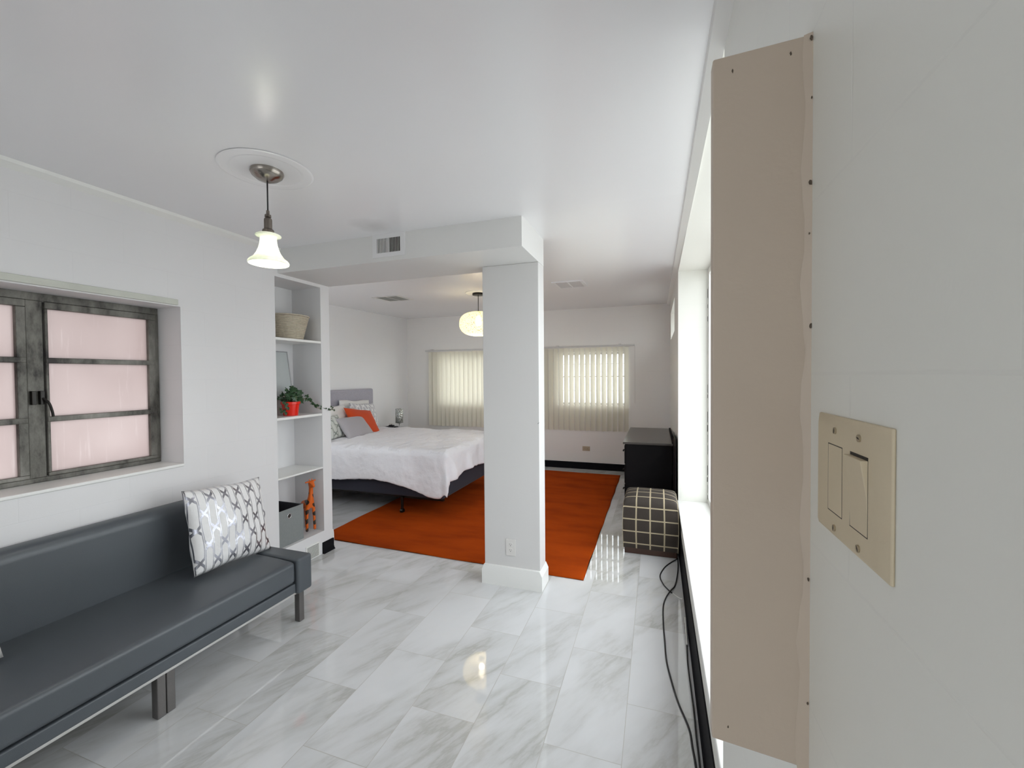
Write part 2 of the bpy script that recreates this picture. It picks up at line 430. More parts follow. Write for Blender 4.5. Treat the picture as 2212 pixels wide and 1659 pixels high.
m = MB(); wall_holes(m, 'X', XR, XR + .30, YB, YF, 0, 2.6, [WR, WC]); struct('wall_right', m, M['wall_r'])
WB = (-2.45, -.35, .75, 2.15)
m = MB(); wall_holes(m, 'Y', YB - .2, YB, -2.9, .475, 0, 2.6, [WB]); struct('wall_back', m, M['wall_y'])
# duct beam and column
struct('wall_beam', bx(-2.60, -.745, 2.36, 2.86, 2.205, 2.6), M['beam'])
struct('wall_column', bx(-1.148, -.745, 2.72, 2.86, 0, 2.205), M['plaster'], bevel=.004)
struct('trim_2', MB().prism([(-1.163, 0), (-.728, 0), (-.728, .098), (-.745, .135), (-1.148, .135), (-1.163, .098)], 'Y', 2.70, 2.875), M['trimwhite'])
# ceiling mouldings
m = MB()
for ya, yb in ((YB, 2.36), (2.36, YF)):
    A = [(XR, zc(ya)), (XR - .040, zc(ya)), (XR - .036, zc(ya) - .016), (XR, zc(ya) - .040)]
    B = [(XR, zc(yb)), (XR - .040, zc(yb)), (XR - .036, zc(yb) - .016), (XR, zc(yb) - .040)]
    a = [m.bm.verts.new((p[0], ya, p[1])) for p in A]; b = [m.bm.verts.new((p[0], yb, p[1])) for p in B]
    m.bm.faces.new(a); m.bm.faces.new(b[::-1])
    for i in range(4): m.bm.faces.new((a[i], b[i], b[(i + 1) % 4], a[(i + 1) % 4]))
struct('trim_3', m, M['trimwhite'])
struct('trim_4', MB().prism([(XL, ZC), (XL + .035, ZC), (XL + .028, ZC - .014), (XL, ZC - .035)], 'Y', YB, 2.36), M['trimwhite'])
# baseboards
struct('baseboard_far', bx(BL, XR, YF - .012, YF, 0, .105), M['blackvinyl'], bevel=.003)
struct('baseboard_right', MB().prism([(XR - .015, 0), (XR - .015, .004), (XR - .008, .020), (XR - .005, .185), (XR, .188), (XR, 0)], 'Y', YB, YF - .012), M['blackvinyl'])
m = MB(); m.prism([(XL, 0), (XL + .022, 0), (XL + .012, .012), (XL + .007, .03), (XL + .006, .088), (XL, .092)], 'Y', 2.742, 2.866)
m.box(-2.75, XL + .006, 2.86, 2.868, 0, .09)
struct('baseboard_left', m, M['blackvinyl'])
struct('trim_5', MB().prism([(2.86, 0), (2.874, 0), (2.871, .13), (2.866, .16), (2.86, .165)], 'X', -2.78, XL + .004), M['trimwhite'])
# window sill of the big right window (board with small nosing) and apron
struct('trim_6', bx(XR - .008, XR + .27, 1.30, 4.0, .305, .333), M['trimwhite'], bevel=.004)
# right wall scars beside the board
# ------------------------------------------------------------------ window 1 (left wall, old steel casement)
w = thing('window_1', (-2.80, 1.145, .955), 'weathered steel casement window with frosted pinkish panes in the left wall', 'window'); w['kind'] = 'structure'
def wl(mb, name, mat, **k):
    o = mb.build(name, mat, w, **k); o.data.transform(Matrix.Translation((2.80, -1.145, -.955))); return o
m = MB(); xf0, xf1 = -2.835, -2.795
m.box(xf0, xf1, .60, 1.69, .957, .980); m.box(xf0, xf1, .60, 1.69, 1.825, 1.862); m.box(xf0, xf1, .60, .628, .98, 1.825); m.box(xf0, xf1, 1.668, 1.69, .98, 1.825)
wl(m, 'frame', M['winmetal'], bevel=.002)
wl(bx(xf0, -2.792, 1.132, 1.192, .98, 1.825), 'mullion', M['winmetal'], bevel=.003)
for (a, b) in ((.632, 1.130), (1.194, 1.666)):
    m = MB(); x0, x1 = -2.82, -2.782; t_ = .030
    m.box(x0, x1, a, b, .982, .982 + .018); m.box(x0, x1, a, b, 1.79, 1.823)
    m.box(x0, x1, a, a + (.022 if a < 1 else .012), 1.0, 1.79); m.box(x0, x1, b - .034, b, 1.0, 1.79)
    for z in (1.257, 1.541): m.box(x0 + .001, x1 + .002, a + .001, b - .001, z - .013, z + .013)
    s_ = wl(m, 'sash', M['winmetal'], bevel=.003)
    p_ = bx(-2.806, -2.802, a + .005, b - .02, .99, 1.80).build('pane', M['frosted'], s_); p_.data.transform(Matrix.Translation((2.80, -1.145, -.955)))
for yy in (1.147, 1.176):
    m = MB(); m.box(-2.792, -2.772, yy - .008, yy + .008, 1.33, 1.395)
    if yy > 1.15: m.tube([(-2.775, yy, 1.36), (-2.755, yy + .012, 1.34), (-2.752, yy + .022, 1.30), (-2.752, yy + .026, 1.27)], .006, 6)
    wl(m, 'handle', M['black_metal'], bevel=.002)
struct('trim_7', bx(-2.795, XL + .006, .60, 1.69, .940, .957), M['trimwhite'], bevel=.004)     # sill board
struct('trim_8', bx(XL, XL + .014, .35, 1.672, 1.868, 1.900), M['greendust'], bevel=.003)   # old batten above it
# ------------------------------------------------------------------ far windows
for i, (a, b, c, d) in enumerate(WF):
    e = thing('window_%d' % (i + 2), ((a + b) / 2, YF + .13, c), 'aluminium window with three stacked panes behind the vertical blind', 'window'); e['kind'] = 'structure'
    m = MB(); W = (b - a) / 2; H = d - c; y0, y1 = -.02, .02
    m.box(-W, W, y0, y1, 0, .035); m.box(-W, W, y0, y1, H - .035, H); m.box(-W, -W + .035, y0, y1, .035, H - .035); m.box(W - .035, W, y0, y1, .035, H - .035)
    for z in (H * .54,): m.box(-W + .035, W - .035, y0, y1, z - .009, z + .009)
    for z in (H * .27, H * .78): m.box(-W + .035, W - .035, y0, y1, z - .005, z + .005)
    m.box(-.008, .008, y0, y1, .035, H - .035)
    m.build('frame', M['slat'], e); bx(-W + .03, W - .03, -.003, .003, .03, H - .03).build('pane', M['glass'], e)
# clerestory on right wall
e = thing('window_4', (XR + .27, 5.485, 1.915), 'small high window in the right wall near the far corner', 'window'); e['kind'] = 'structure'
m = MB(); m.box(-.02, .02, -.645, .645, 0, .03); m.box(-.02, .02, -.645, .645, .325, .355); m.box(-.02, .02, -.645, -.615, .03, .325); m.box(-.02, .02, .615, .645, .03, .325); m.box(-.02, .02, -.012, .012, .03, .325)
m.build('frame', M['slat'], e); bx(-.003, .003, -.62, .62, .025, .33).build('pane', M['glass'], e)
# big right window
e = thing('window_5', (XR + .27, 2.65, .333), 'tall picture window in the right wall with deep white reveal', 'window'); e['kind'] = 'structure'
m = MB(); y0, y1, H = -1.35, 1.35, 2.017
m.box(-.03, .03, y0, y1, 0, .05); m.box(-.03, .03, y0, y1, H - .05, H); m.box(-.03, .03, y0, y0 + .05, .05, H - .05); m.box(-.03, .03, y1 - .05, y1, .05, H - .05)
for y in (-.45, .45): m.box(-.025, .025, y - .025, y + .025, .05, H - .05)
m.build('frame', M['trimwhite'], e, bevel=.003); bx(-.003, .003, y0 + .04, y1 - .04, .04, H - .04).build('pane', M['glass'], e)
# unseen back window, added so daylight fills the room from behind the viewer
e = thing('window_6', (-1.4, YB - .12, .75), 'unseen wide window added behind the viewer for fill daylight', 'window'); e['kind'] = 'structure'
m = MB(); m.box(-1.05, 1.05, -.02, .02, 0, .04); m.box(-1.05, 1.05, -.02, .02, 1.36, 1.40); m.box(-1.05, -1.01, -.02, .02, .04, 1.36); m.box(1.01, 1.05, -.02, .02, .04, 1.36); m.box(-.02, .02, -.02, .02, .04, 1.36)
m.build('frame', M['trimwhite'], e); bx(-1.02, 1.02, -.003, .003, .03, 1.37).build('pane', M['glass'], e)
# unseen window added behind the alcove block to brighten the bedroom
e = thing('window_7', (-3.58, 2.76, .80), 'unseen window added behind the alcove block to light the bedroom', 'window'); e['kind'] = 'structure'
m = MB(); m.box(-.56, .56, -.02, .02, 0, .04); m.box(-.56, .56, -.02, .02, 1.31, 1.35); m.box(-.56, -.52, -.02, .02, .04, 1.31); m.box(.52, .56, -.02, .02, .04, 1.31); m.box(-.52, .52, -.02, .02, .66, .69)
m.build('frame', M['trimwhite'], e); bx(-.54, .54, -.003, .003, .03, 1.32).build('pane', M['glass'], e)
# cracked caulk line where the reveal meets the window frame
m = MB(); random.seed(3); z = .36
while z < 2.3:
    h = random.uniform(.02, .10)
    if random.random() < (.8 if z < 1.35 else .45): 
        wd = random.uniform(.0012, .0042) * (1.25 if z < 1.0 else .8); m.box(XR + .2385 - wd, XR + .2385, 3.9985, 4.0005, z, z + h)
    z += h + random.uniform(.004, .03)
struct('trim_9', m, M['darkgap'])

# ------------------------------------------------------------------ beige board on the right wall
b = thing('wall_board', (XR, .60, .962), 'beige painted board standing out edgewise from the right wall beside the switch', 'board')
m = MB().prism([(-.1075, .010), (-.1075, .888), (0, .892), (0, 0)], 'Y', 0, .022)
m.build('board', M['beige'], b, bevel=.002)
m = MB(); random.seed(5); lft = []; rgt = []
for k in range(46):
    z = -.001 + .893 * k / 45; w_ = .0085 + .0022 * sin(k * .9) + random.uniform(-.0008, .0008) + (.003 if k < 9 else 0)
    lft.append(m.bm.verts.new((-w_, -.0002, z))); rgt.append((m.bm.verts.new((-.0045, -.0020, z)), m.bm.verts.new((0, -.0034, z))))
for k in range(45):
    m.bm.faces.new((lft[k], rgt[k][0], rgt[k + 1][0], lft[k + 1])); m.bm.faces.new((rgt[k][0], rgt[k][1], rgt[k + 1][1], rgt[k + 1][0]))
m.build('caulk_bead', M['beige'], b, smooth=True)
m = MB()
def blob(m, x, z, r, asp=1.8, y=-.0006, n=9):
    vs = [m.bm.verts.new((x + r * random.uniform(.5, 1) * cos(2 * pi * k / n), y, z + asp * r * random.uniform(.5, 1) * sin(2 * pi * k / n))) for k in range(n)]
    f = m.bm.faces.new(vs); r_ = bmesh.ops.extrude_face_region(m.bm, geom=[f])
    for v in r_['geom']:
        if isinstance(v, bmesh.types.BMVert): v.co.y += .0010
for x, z, r in ((-.002, .885, .0022), (-.022, .874, .0014), (-.085, .868, .0016), (-.0015, .815, .0010), (-.002, .715, .0022), (-.003, .655, .0009), (-.001, .545, .0022), (-.0885, .03, .0011), (-.002, .085, .0014), (-.002, .238, .0016)):
    blob(m, x, z, r, y=-.0046 if x > -.006 else -.0006)
tag(m.build('paint_chip', M['chip'], b), 'dark chips in the beige paint')
# ------------------------------------------------------------------ light switch
s = thing('light_switch', (XR, .482, 1.3445), 'ivory double rocker light switch plate on the right wall', 'light switch')
m = MB(); hy, hz = .078, .062
A = [(-hy, -hz), (hy, -hz), (hy, hz), (-hy, hz)]; g = .016
o1 = [m.bm.verts.new((0, y, z)) for y, z in A]
o2 = [m.bm.verts.new((-.0025, y, z)) for y, z in A]
o3 = [m.bm.verts.new((-.0085, y * (1 - g / hy), z * (1 - g * .6 / hz))) for y, z in A]
m.bm.faces.new(o1); m.bm.faces.new(o3)
for P, Q in ((o1, o2), (o2, o3)):
    for i in range(4): m.bm.faces.new((P[i], P[(i + 1) % 4], Q[(i + 1) % 4], Q[i]))
m.build('plate', M['ivory'], s, bevel=.002, seg=3)
for yc, tilt in ((.0160, 0), (-.0360, 1)):
    g_ = bx(-.0086, -.0060, yc - .0175, yc + .0175, -.0343, .0343).build('gap', M['darkgap'], s)
    m = MB(); y0, y1 = yc - .0170, yc + .0170
    top = -.0088 if not tilt else -.0142; bot = -.0088 if not tilt else -.0088
    m.prism([(-.006, -.0337), (bot, -.0337), (-.0088 if not tilt else -.0094, 0), (top, .0315 if tilt else .0337), (-.006, .0337 if not tilt else .0315)], 'Y', y0, y1)
    m.build('rocker', M['ivory'], s, bevel=.0008)
for y, z in ((.016, .0485), (-.037, .0485), (.016, -.0485), (-.037, -.0485)):
    m = MB(); m.prism([(y + .0033 * cos(k * pi / 8), z + .0033 * sin(k * pi / 8)) for k in range(16)], 'X', -.0098, -.008)
    sc = m.build('screw', M['screw'], s); a = random.uniform(0, 3)
    m = MB(); m.prism([(y + .0030 * cos(a), z + .0030 * sin(a)), (y + .0007 * cos(a + 1.57), z + .0007 * sin(a + 1.57)), (y - .0030 * cos(a), z - .0030 * sin(a)), (y - .0007 * cos(a + 1.57), z - .0007 * sin(a + 1.57))], 'X', -.0100, -.0096)
    m.build('slot', M['darkgap'], sc)
# ------------------------------------------------------------------ alcove shelves
for z, hh, nm in ((1.742, .018, 'highest white shelf in the wall alcove, carrying the rope basket'), (1.153, .018, 'middle white shelf in the wall alcove, carrying the red plant pot'), (.712, .012, 'lowest bare white shelf in the wall alcove above the giraffe')):
    o = bx(-2.90, XL - .001, 2.33, 2.765, z - hh, z + .001).build('alcove_shelf', M['trimwhite'], bevel=.002)
    tag(o, nm, 'shelf', 'white shelves in the wall alcove')
# ------------------------------------------------------------------ sofa
sf = thing('sofa', (-2.24, .80, 0), 'long charcoal vinyl sofa along the left wall below the window', 'sofa')
def sp(mb, name, mat, par=sf, **k):
    o = mb.build(name, mat, par, **k); o.data.transform(Matrix.Translation((2.24, -.80, 0))); return o
YS0, YS1 = -.40, 1.985
def pad(x0, x1, y0, y1, z0, z1, crown=.012, nx=8, ny=40):
    """upholstered box with crowned top"""
    m = MB(); m.box(x0, x1, y0, y1, z0, z1)
    bmesh.ops.subdivide_edges(m.bm, edges=[e for e in m.bm.edges if abs((e.verts[0].co - e.verts[1].co).x) > .1], cuts=nx)
    for v in m.bm.verts:
        if v.co.z > z1 - 1e-4:
            u = (v.co.x - x0) / (x1 - x0); v.co.z += crown * (1 - (2 * u - 1) ** 2)
    return m
sp(pad(-2.52, -1.972, YS0 + .105, YS1 - .108, .262, .388, .012), 'seat', M['leather'], bevel=.024, seg=5)
sp(bx(-2.50, -1.978, YS0 + .10, YS1 - .105, .203, .258), 'rail', M['leather'], bevel=.008, seg=3)
sp(bx(-2.50, -1.985, YS0 + .02, YS1 - .03, .190, .2035), 'metal_strip', M['steelstrip'], bevel=.002)
for ya, yb in ((YS0, YS0 + .105), (YS1 - .107, YS1)):
    sp(bx(-2.52, -1.960, ya, yb, .192, .400), 'end_cap', M['leather'], bevel=.016, seg=4)
m = MB().prism([(-2.592, .36), (-2.496, .36), (-2.492, .70), (-2.502, .735), (-2.525, .752), (-2.592, .752)], 'Y', YS0 + .02, 1.72)
sp(m, 'backrest', M['leather'], bevel=.018, seg=4)
sp(bx(-2.56, -2.50, YS0 + .05, 1.70, .19, .40), 'back_frame', M['legmetal'])
def leg(y0, y1, x0=-2.042, x1=-2.003):
    sp(bx(x0, x1, y0, y1, 0, .192), 'leg', M['legmetal'], bevel=.004)
leg(1.926, 1.962); leg(1.174, 1.209); leg(1.211, 1.246); leg(.40, .435); leg(.437, .472); leg(YS0 + .03, YS0 + .066)
for y in (1.926, 1.19, .42, YS0 + .03): leg(y, y + .036, -2.50, -2.46)

# ------------------------------------------------------------------ cushions
def pillow(name, mat, pb, pt, w, d, label, cat='pillow', wdir=(0, 1, 0), n=22, pinch=.07, group=None, parent=None, piping=None, noise=.0, seed=0, roll=0):
    pb = Vector(pb); pt = Vector(pt); up = (pt - pb); h = up.length; up.normalize()
    wd = Vector(wdir); wd = (wd - up * wd.dot(up)).normalized(); 
    if roll: 
        R_ = Matrix.Rotation(roll, 3, wd.cross(up)); wd = R_ @ wd; up = R_ @ up
    yl = up.cross(wd)
    rnd = random.Random(seed); ph = [rnd.uniform(0, 6.28) for _ in range(6)]
    m = MB(); g = {}
    for side in (-1, 1):
        for i in range(n + 1):
            for j in range(n + 1):
                u = 2 * i / n - 1; v = 2 * j / n - 1
                u = math.copysign(abs(u) ** .85, u); v = math.copysign(abs(v) ** .85, v)
                edge = i in (0, n) or j in (0, n)
                if edge and side == 1: g[(1, i, j)] = g[(-1, i, j)]; continue
                x = w / 2 * u * (1 - pinch * (1 - v * v)); z = h / 2 * v * (1 - pinch * (1 - u * u))
                t = max(0, (1 - u * u) * (1 - v * v)) ** .42
                y = side * d / 2 * t * (1 + noise * (sin(5 * u + ph[0] + 3 * v) * .5 + sin(7 * v + ph[1] - 4 * u) * .5))
                z += noise * .02 * sin(6 * u + ph[2]) ; x += noise * .02 * sin(6 * v + ph[3])
                g[(side, i, j)] = m.bm.verts.new((x, y, z))
        for i in range(n):
            for j in range(n):
                q = [g[(side, i, j)], g[(side, i + 1, j)], g[(side, i + 1, j + 1)], g[(side, i, j + 1)]]
                m.bm.faces.new(q if side < 0 else q[::-1])
    ring = []
    for i in range(n + 1): ring.append(g[(-1, i, 0)].co.copy())
    for j in range(1, n + 1): ring.append(g[(-1, n, j)].co.copy())
    for i in range(n - 1, -1, -1): ring.append(g[(-1, i, n)].co.copy())
    for j in range(n - 1, 0, -1): ring.append(g[(-1, 0, j)].co.copy())
    o = m.build(name, mat, smooth=True)
    mw = Matrix.Identity(4)
    for k, ax in enumerate((wd, yl, up)):
        for r_ in range(3): mw[r_][k] = ax[r_]
    c = (pb + pt) / 2
    for r_ in range(3): mw[r_][3] = c[r_]
    o.matrix_world = mw
    if piping:
        MB().tube(ring + [ring[0]], .004, 6, smooth=False).build('piping', piping, o, smooth=True)
    return tag(o, label, cat, group)
pillow('throw_pillow', M['foil'], (-2.255, 1.722, .408), (-2.375, 1.760, .838), .455, .15, 'white throw pillow with silver lattice leaning on the grey sofa back', 'pillow', noise=.12, seed=4, roll=.02, pinch=.045)
pillow('throw_pillow', M['whitepillow'], (-2.30, .600, .415), (-2.39, .595, .80), .50, .13, 'white pillow corner on the sofa at the left edge of the picture', 'pillow', noise=.1, seed=9)

# ------------------------------------------------------------------ bed
bed = thing('bed', (-3.07, 4.55, 0), 'bed with navy box spring and grey headboard on the orange rug', 'bed')
def bp_(mb, name, mat, par=bed, **k):
    o = mb.build(name, mat, par, **k); o.data.transform(Matrix.Translation((3.07, -4.55, 0))); return o
BX0, BX1, BY0, BY1 = -4.08, -2.055, 3.79, 5.32
bp_(bx(BX0, BX1, BY0, BY1, .195, .43), 'box_spring', M['navy'], bevel=.02, seg=3)
bp_(bx(BX0, BX1 - .01, BY0 + .01, BY1 - .01, .43, .66), 'mattress', M['sheet'], bevel=.04, seg=4)
m = MB(); m.box(-4.18, -4.09, 3.70, 5.40, .25, 1.272); hb = bp_(m, 'headboard', M['headboard'], bevel=.025, seg=4)
m = MB(); m.box(BX0, BX1 - .02, BY0 + .05, BY0 + .08, .165, .197); m.box(BX0, BX1 - .02, BY1 - .08, BY1 - .05, .165, .197); m.box(-2.58, -2.54, BY0 + .05, BY1 - .05, .165, .197)
bp_(m, 'bed_frame', M['black_metal'])
for x, y in ((-2.56, 3.83), (-2.56, 5.27), (-3.9, 3.83), (-3.9, 5.27), (-2.56, 4.55)):
    lg = bp_(MB().lathe([(0, .04), (.014, .04), (.014, .18), (0, .18)], 12, (x, y)), 'leg', M['black_metal'])
    w_ = MB(); w_.prism([(y + .026 * cos(k * pi / 8), .026 + .026 * sin(k * pi / 8)) for k in range(16)], 'X', x - .014, x + .014); bp_(w_, 'caster', M['black_metal'], lg)
# comforter : cloth over the mattress
def drape():
    m = MB(); R = .075; top = .705
    x0, x1 = -4.02, -2.00 - R + .03; ya, yb = 3.735 + R, 5.37 - R
    nx, ny = 84, 84; ex_foot, ey = .335, .415
    L = (x1 - x0) + ex_foot; Wd = (yb - ya) + 2 * ey
    rnd = random.Random(2); G = []
    for i in range(nx + 1):
        row = []
        for j in range(ny + 1):
            a = x0 + L * i / nx; b = ya - ey + Wd * j / ny
            fx = max(0, a - x1); fy = (ya - b) if b < ya else (b - yb if b > yb else 0)
            sy = -1 if b < ya else 1
            cx = min(a, x1); cy = min(max(b, ya), yb)
            e = (fx ** 3.2 + fy ** 3.2) ** (1 / 3.2) if max(fx, fy) > 0 else 0
            # hem variation
            hem = 1 + .05 * sin(a * 5.3 + 1) + .03 * sin(b * 7)
            near = min(1, max(0, (a - (x1 - .55)) / .55)); near = near * near * (3 - 2 * near)
            e2 = e * hem * (1 + .20 * near * (fy / (fx + fy + 1e-9)) + .055 * near)
            if e < 1e-9: near = 0; ox = oy = dz = 0
            else:
                q = e2 / R
                if q < pi / 2: out = R * sin(q); dz = R * (1 - cos(q))
                else:
                    k = e2 - R * pi / 2; out = R + .10 * k; dz = R + k
                wav = (.016 * sin(a * 7 + 1.3) + .006 * sin(a * 17)) * min(1, max(0, dz - .05) * 5) if fy > fx else (.020 * sin(b * 15) + .010 * sin(b * 31 + 2)) * min(1, max(0, dz - .05) * 5)
                out += wav
                ox = out * fx / e; oy = sy * out * fy / e
            puff = .006 * sin(a * 7.1 + .5) * sin(b * 6.3) + .004 * sin(a * 17 + b * 9) + .004 * sin(a * 31 - b * 27)
            cen = .028 * (1 - ((cy - (ya + yb) / 2) / ((yb - ya) / 2)) ** 2) * min(1, (x1 - cx) / .3 + .35)
            row.append(m.bm.verts.new((cx + ox, cy + oy, top + cen - dz + puff * (1 if dz < .03 else .35))))
        G.append(row)
    for i in range(nx):
        for j in range(ny): m.bm.faces.new((G[i][j], G[i + 1][j], G[i + 1][j + 1], G[i][j + 1]))
    return m
o = drape().build('comforter', M['comforter'], smooth=True)
sm = o.modifiers.new('so', 'SOLIDIFY'); sm.thickness = .018; sm.offset = -1
ss = o.modifiers.new('su', 'SUBSURF'); ss.levels = ss.render_levels = 1
tx = bpy.data.textures.new('wrinkle', 'CLOUDS'); tx.noise_scale = .13; tx.noise_depth = 3
dp = o.modifiers.new('d', 'DISPLACE'); dp.texture = tx; dp.strength = .026; dp.mid_level = .5; dp.texture_coords = 'GLOBAL'
tag(o, 'rumpled white comforter draped over the bed with hanging corner', 'comforter')
# pillows on the bed
TB = .725
pillow('bed_pillow', M['whitepillow'], (-3.98, 4.88, TB), (-4.04, 4.90, 1.13), .62, .14, 'plain white pillow upright against headboard behind the lattice pillow', 'pillow', group='pillows on the bed', noise=.25, seed=1)
pillow('bed_pillow', M['foil2'], (-3.79, 4.86, TB), (-3.90, 4.88, 1.085), .50, .16, 'white and grey lattice pillow at the far side of the bed', 'pillow', group='pillows on the bed', noise=.15, seed=2)
pillow('bed_pillow', M['blush'], (-3.76, 4.50, TB), (-3.86, 4.50, 1.04), .40, .12, 'blush pillow with a dark sprig print behind the orange one', 'pillow', group='pillows on the bed', noise=.1, seed=6)
pillow('bed_pillow', M['whitepillow'], (-3.78, 4.22, TB), (-3.88, 4.22, 1.09), .56, .20, 'white pillow at the near side of the bed, leaning on headboard', 'pillow', group='pillows on the bed', noise=.2, seed=3)
pillow('bed_pillow', M['foil3'], (-3.58, 4.00, TB - .01), (-3.70, 3.98, .98), .42, .12, 'pale green-grey lattice pillow lying low behind the grey cushion', 'pillow', group='pillows on the bed', noise=.1, seed=11)
pillow('bed_pillow', M['orangecloth'], (-3.51, 4.505, TB - .012), (-3.735, 4.60, 1.025), .47, .13, 'plain bright orange cushion in the middle of the bed pillows', 'pillow', group='pillows on the bed', noise=.06, seed=5, roll=.05, pinch=.09)
pillow('bed_pillow', M['greycloth'], (-3.425, 4.295, TB - .02), (-3.645, 4.31, .948), .475, .13, 'light grey linen cushion in front of the orange cushion', 'pillow', group='pillows on the bed', noise=.08, seed=8, roll=.03, pinch=.06)
# nightstand, lamp, clock
ns = thing('nightstand', (-3.91, 5.72, 0), 'dark nightstand in the corner behind the bed, under the small lamp', 'nightstand')
bx(-.25, .17, -.22, .06, .625, .650).build('top', M['darktop'], ns, bevel=.003)
bx(-.23, .155, -.20, .04, .08, .625).build('body', M['blackwood'], ns, bevel=.003)
for x in (-.20, .13):
    for y in (-.17, .01): bx(x - .02, x + .02, y - .02, y + .02, 0, .08).build('leg', M['blackwood'], ns)
for z in (.11, .36):
    d_ = bx(.155, .168, -.19, .03, z, z + .245).build('drawer', M['blackwood'], ns, bevel=.002); MB().lathe([(0, z + .115), (.012, z + .12), (.012, z + .13), (0, z + .135)], 12, (.176, -.08)).build('knob', M['silver'], d_)
lp = thing('table_lamp', (-3.775, 5.60, .650), 'small table lamp with crystal bead shade on nightstand', 'lamp')
MB().lathe([(0, 0), (.05, 0), (.05, .006), (.012, .014), (.007, .03), (.007, .09), (0, .09)], 24).build('base', M['silver'], lp, smooth=True)
MB().lathe([(.058, .085), (.058, .305), (.055, .305), (.055, .085)], 32, closed=True).build('lamp_shade', M['bead'], lp, smooth=True)
m = MB()
for k in range(3): m.tube([(0, 0, .07), (.057 * cos(k * 2.09), .057 * sin(k * 2.09), .092)], .0025, 6)
m.build('spider', M['silver'], lp)
ck = thing('alarm_clock', (-3.91, 5.60, .650), 'small black clock radio with white top beside the bedside lamp', 'clock')
bx(-.09, .09, -.04, .04, 0, .030).build('body', M['blackplastic'], ck, bevel=.01)
bx(-.045, .03, -.025, .025, .030, .048).build('dock', M['blackplastic'], ck, bevel=.003)
bx(-.043, .028, -.023, .023, .062, .070).build('face', M['plasticwhite'], ck); bx(-.012, .0, -.01, .01, .046, .064).build('stalk', M['silver'], ck)

# ------------------------------------------------------------------ rug
def rug():
    m = MB(); nx, ny = 60, 90; G = []
    A = Vector((-2.90, 3.015)); B = Vector((-.497, 2.945)); Cc = Vector((-.498, 6.20)); D = Vector((-2.92, 6.24))
    def hz(u, v):
        e = min(u, 1 - u, v * 1.35, (1 - v) * 1.35); f = min(1, e / .006) ** .5 if e > 0 else 0
        return .003 + .011 * f
    us = [0, .0015, .004] + [.008 + .984 * i / nx for i in range(nx + 1)] + [.996, .9985, 1]
    vs = [0, .0012, .003] + [.006 + .988 * i / ny for i in range(ny + 1)] + [.997, .9988, 1]
    for u in us:
        row = []
        for v in vs:
            p = (A * (1 - u) + B * u) * (1 - v) + (D * (1 - u) + Cc * u) * v
            w_ = .0012 * sin(p.x * 7 + 2 * sin(p.y * 3)) + .0018 * sin(p.y * 9 + 1.5 * sin(p.x * 2)) 
            ex = .004 * sin(p.y * 11) if u in (0, 1) else 0
            row.append(m.bm.verts.new((p.x + ex, p.y + (.004 * sin(p.x * 9) if v in (0, 1) else 0), max(.003, hz(u, v) + w_ * (1 if 0 < u < 1 and 0 < v < 1 else 0)))))
        G.append(row)
    for i in range(len(us) - 1):
        for j in range(len(vs) - 1): m.bm.faces.new((G[i][j], G[i + 1][j], G[i + 1][j + 1], G[i][j + 1]))
    # underside
    bot = [m.bm.verts.new((p.co.x, p.co.y, 0)) for p in (G[0][0], G[-1][0], G[-1][-1], G[0][-1])]
    m.bm.faces.new(bot)
    return m
tag(rug().build('area_rug', M['rug'], smooth=True), 'large plain burnt orange rug under the bed and column', 'rug')

# ------------------------------------------------------------------ vertical blind
vb = thing('vertical_blind', (-2.03, YF, 1.86), 'long cream vertical blind across both far windows', 'blind')
m = MB(); m.box(-1.76, 1.72, -.085, -.050, .012, .036); m.build('head_rail', M['slat'], vb, bevel=.003)
m = MB(); m.box(-.0, .03, -.05, 0, .02, .045)
for x in (-1.66, -.4, .55, 1.49):
    bx(x, x + .03, -.085, -.002, .034, .048).build('bracket', M['slat'], vb)
phi = radians(37); wv = .076
vm = MB(); N = 7
fr = []
for sd in (0, 1):
    for z in (-1.255, .004):
        fr.append([vm.bm.verts.new((wv / 2 * (2 * k / N - 1), (.006 * (1 - (2 * k / N - 1) ** 2)) + sd * .0012, z)) for k in range(N + 1)])
a0, a1, b0, b1 = fr
for k in range(N):
    vm.bm.faces.new((a0[k], a0[k + 1], a1[k + 1], a1[k])); vm.bm.faces.new((b0[k], b1[k], b1[k + 1], b0[k + 1]))
    vm.bm.faces.new((a1[k], a1[k + 1], b1[k + 1], b1[k])); vm.bm.faces.new((a0[k], b0[k], b0[k + 1], a0[k + 1]))
for k in (0, N): vm.bm.faces.new((a0[k], a1[k], b1[k], b0[k]))
v0 = vm.build('vane', M['vane'], vb)
nv = 41
for i in range(nv):
    o = v0 if i == 0 else v0.copy()
    if i: C.objects.link(o); o.parent = vb
    x = -1.66 + i * .0815
    p_ = phi + radians(random.uniform(-4, 4)) - (radians(8) if i < 5 else 0)
    o.location = (x, -.0675, random.uniform(-.006, .004)); o.rotation_euler = (0, 0, p_)
MB().tube([(1.72, -.075, .02), (1.722, -.075, -.83)], .003, 6).build('wand', M['plasticwhite'], vb)
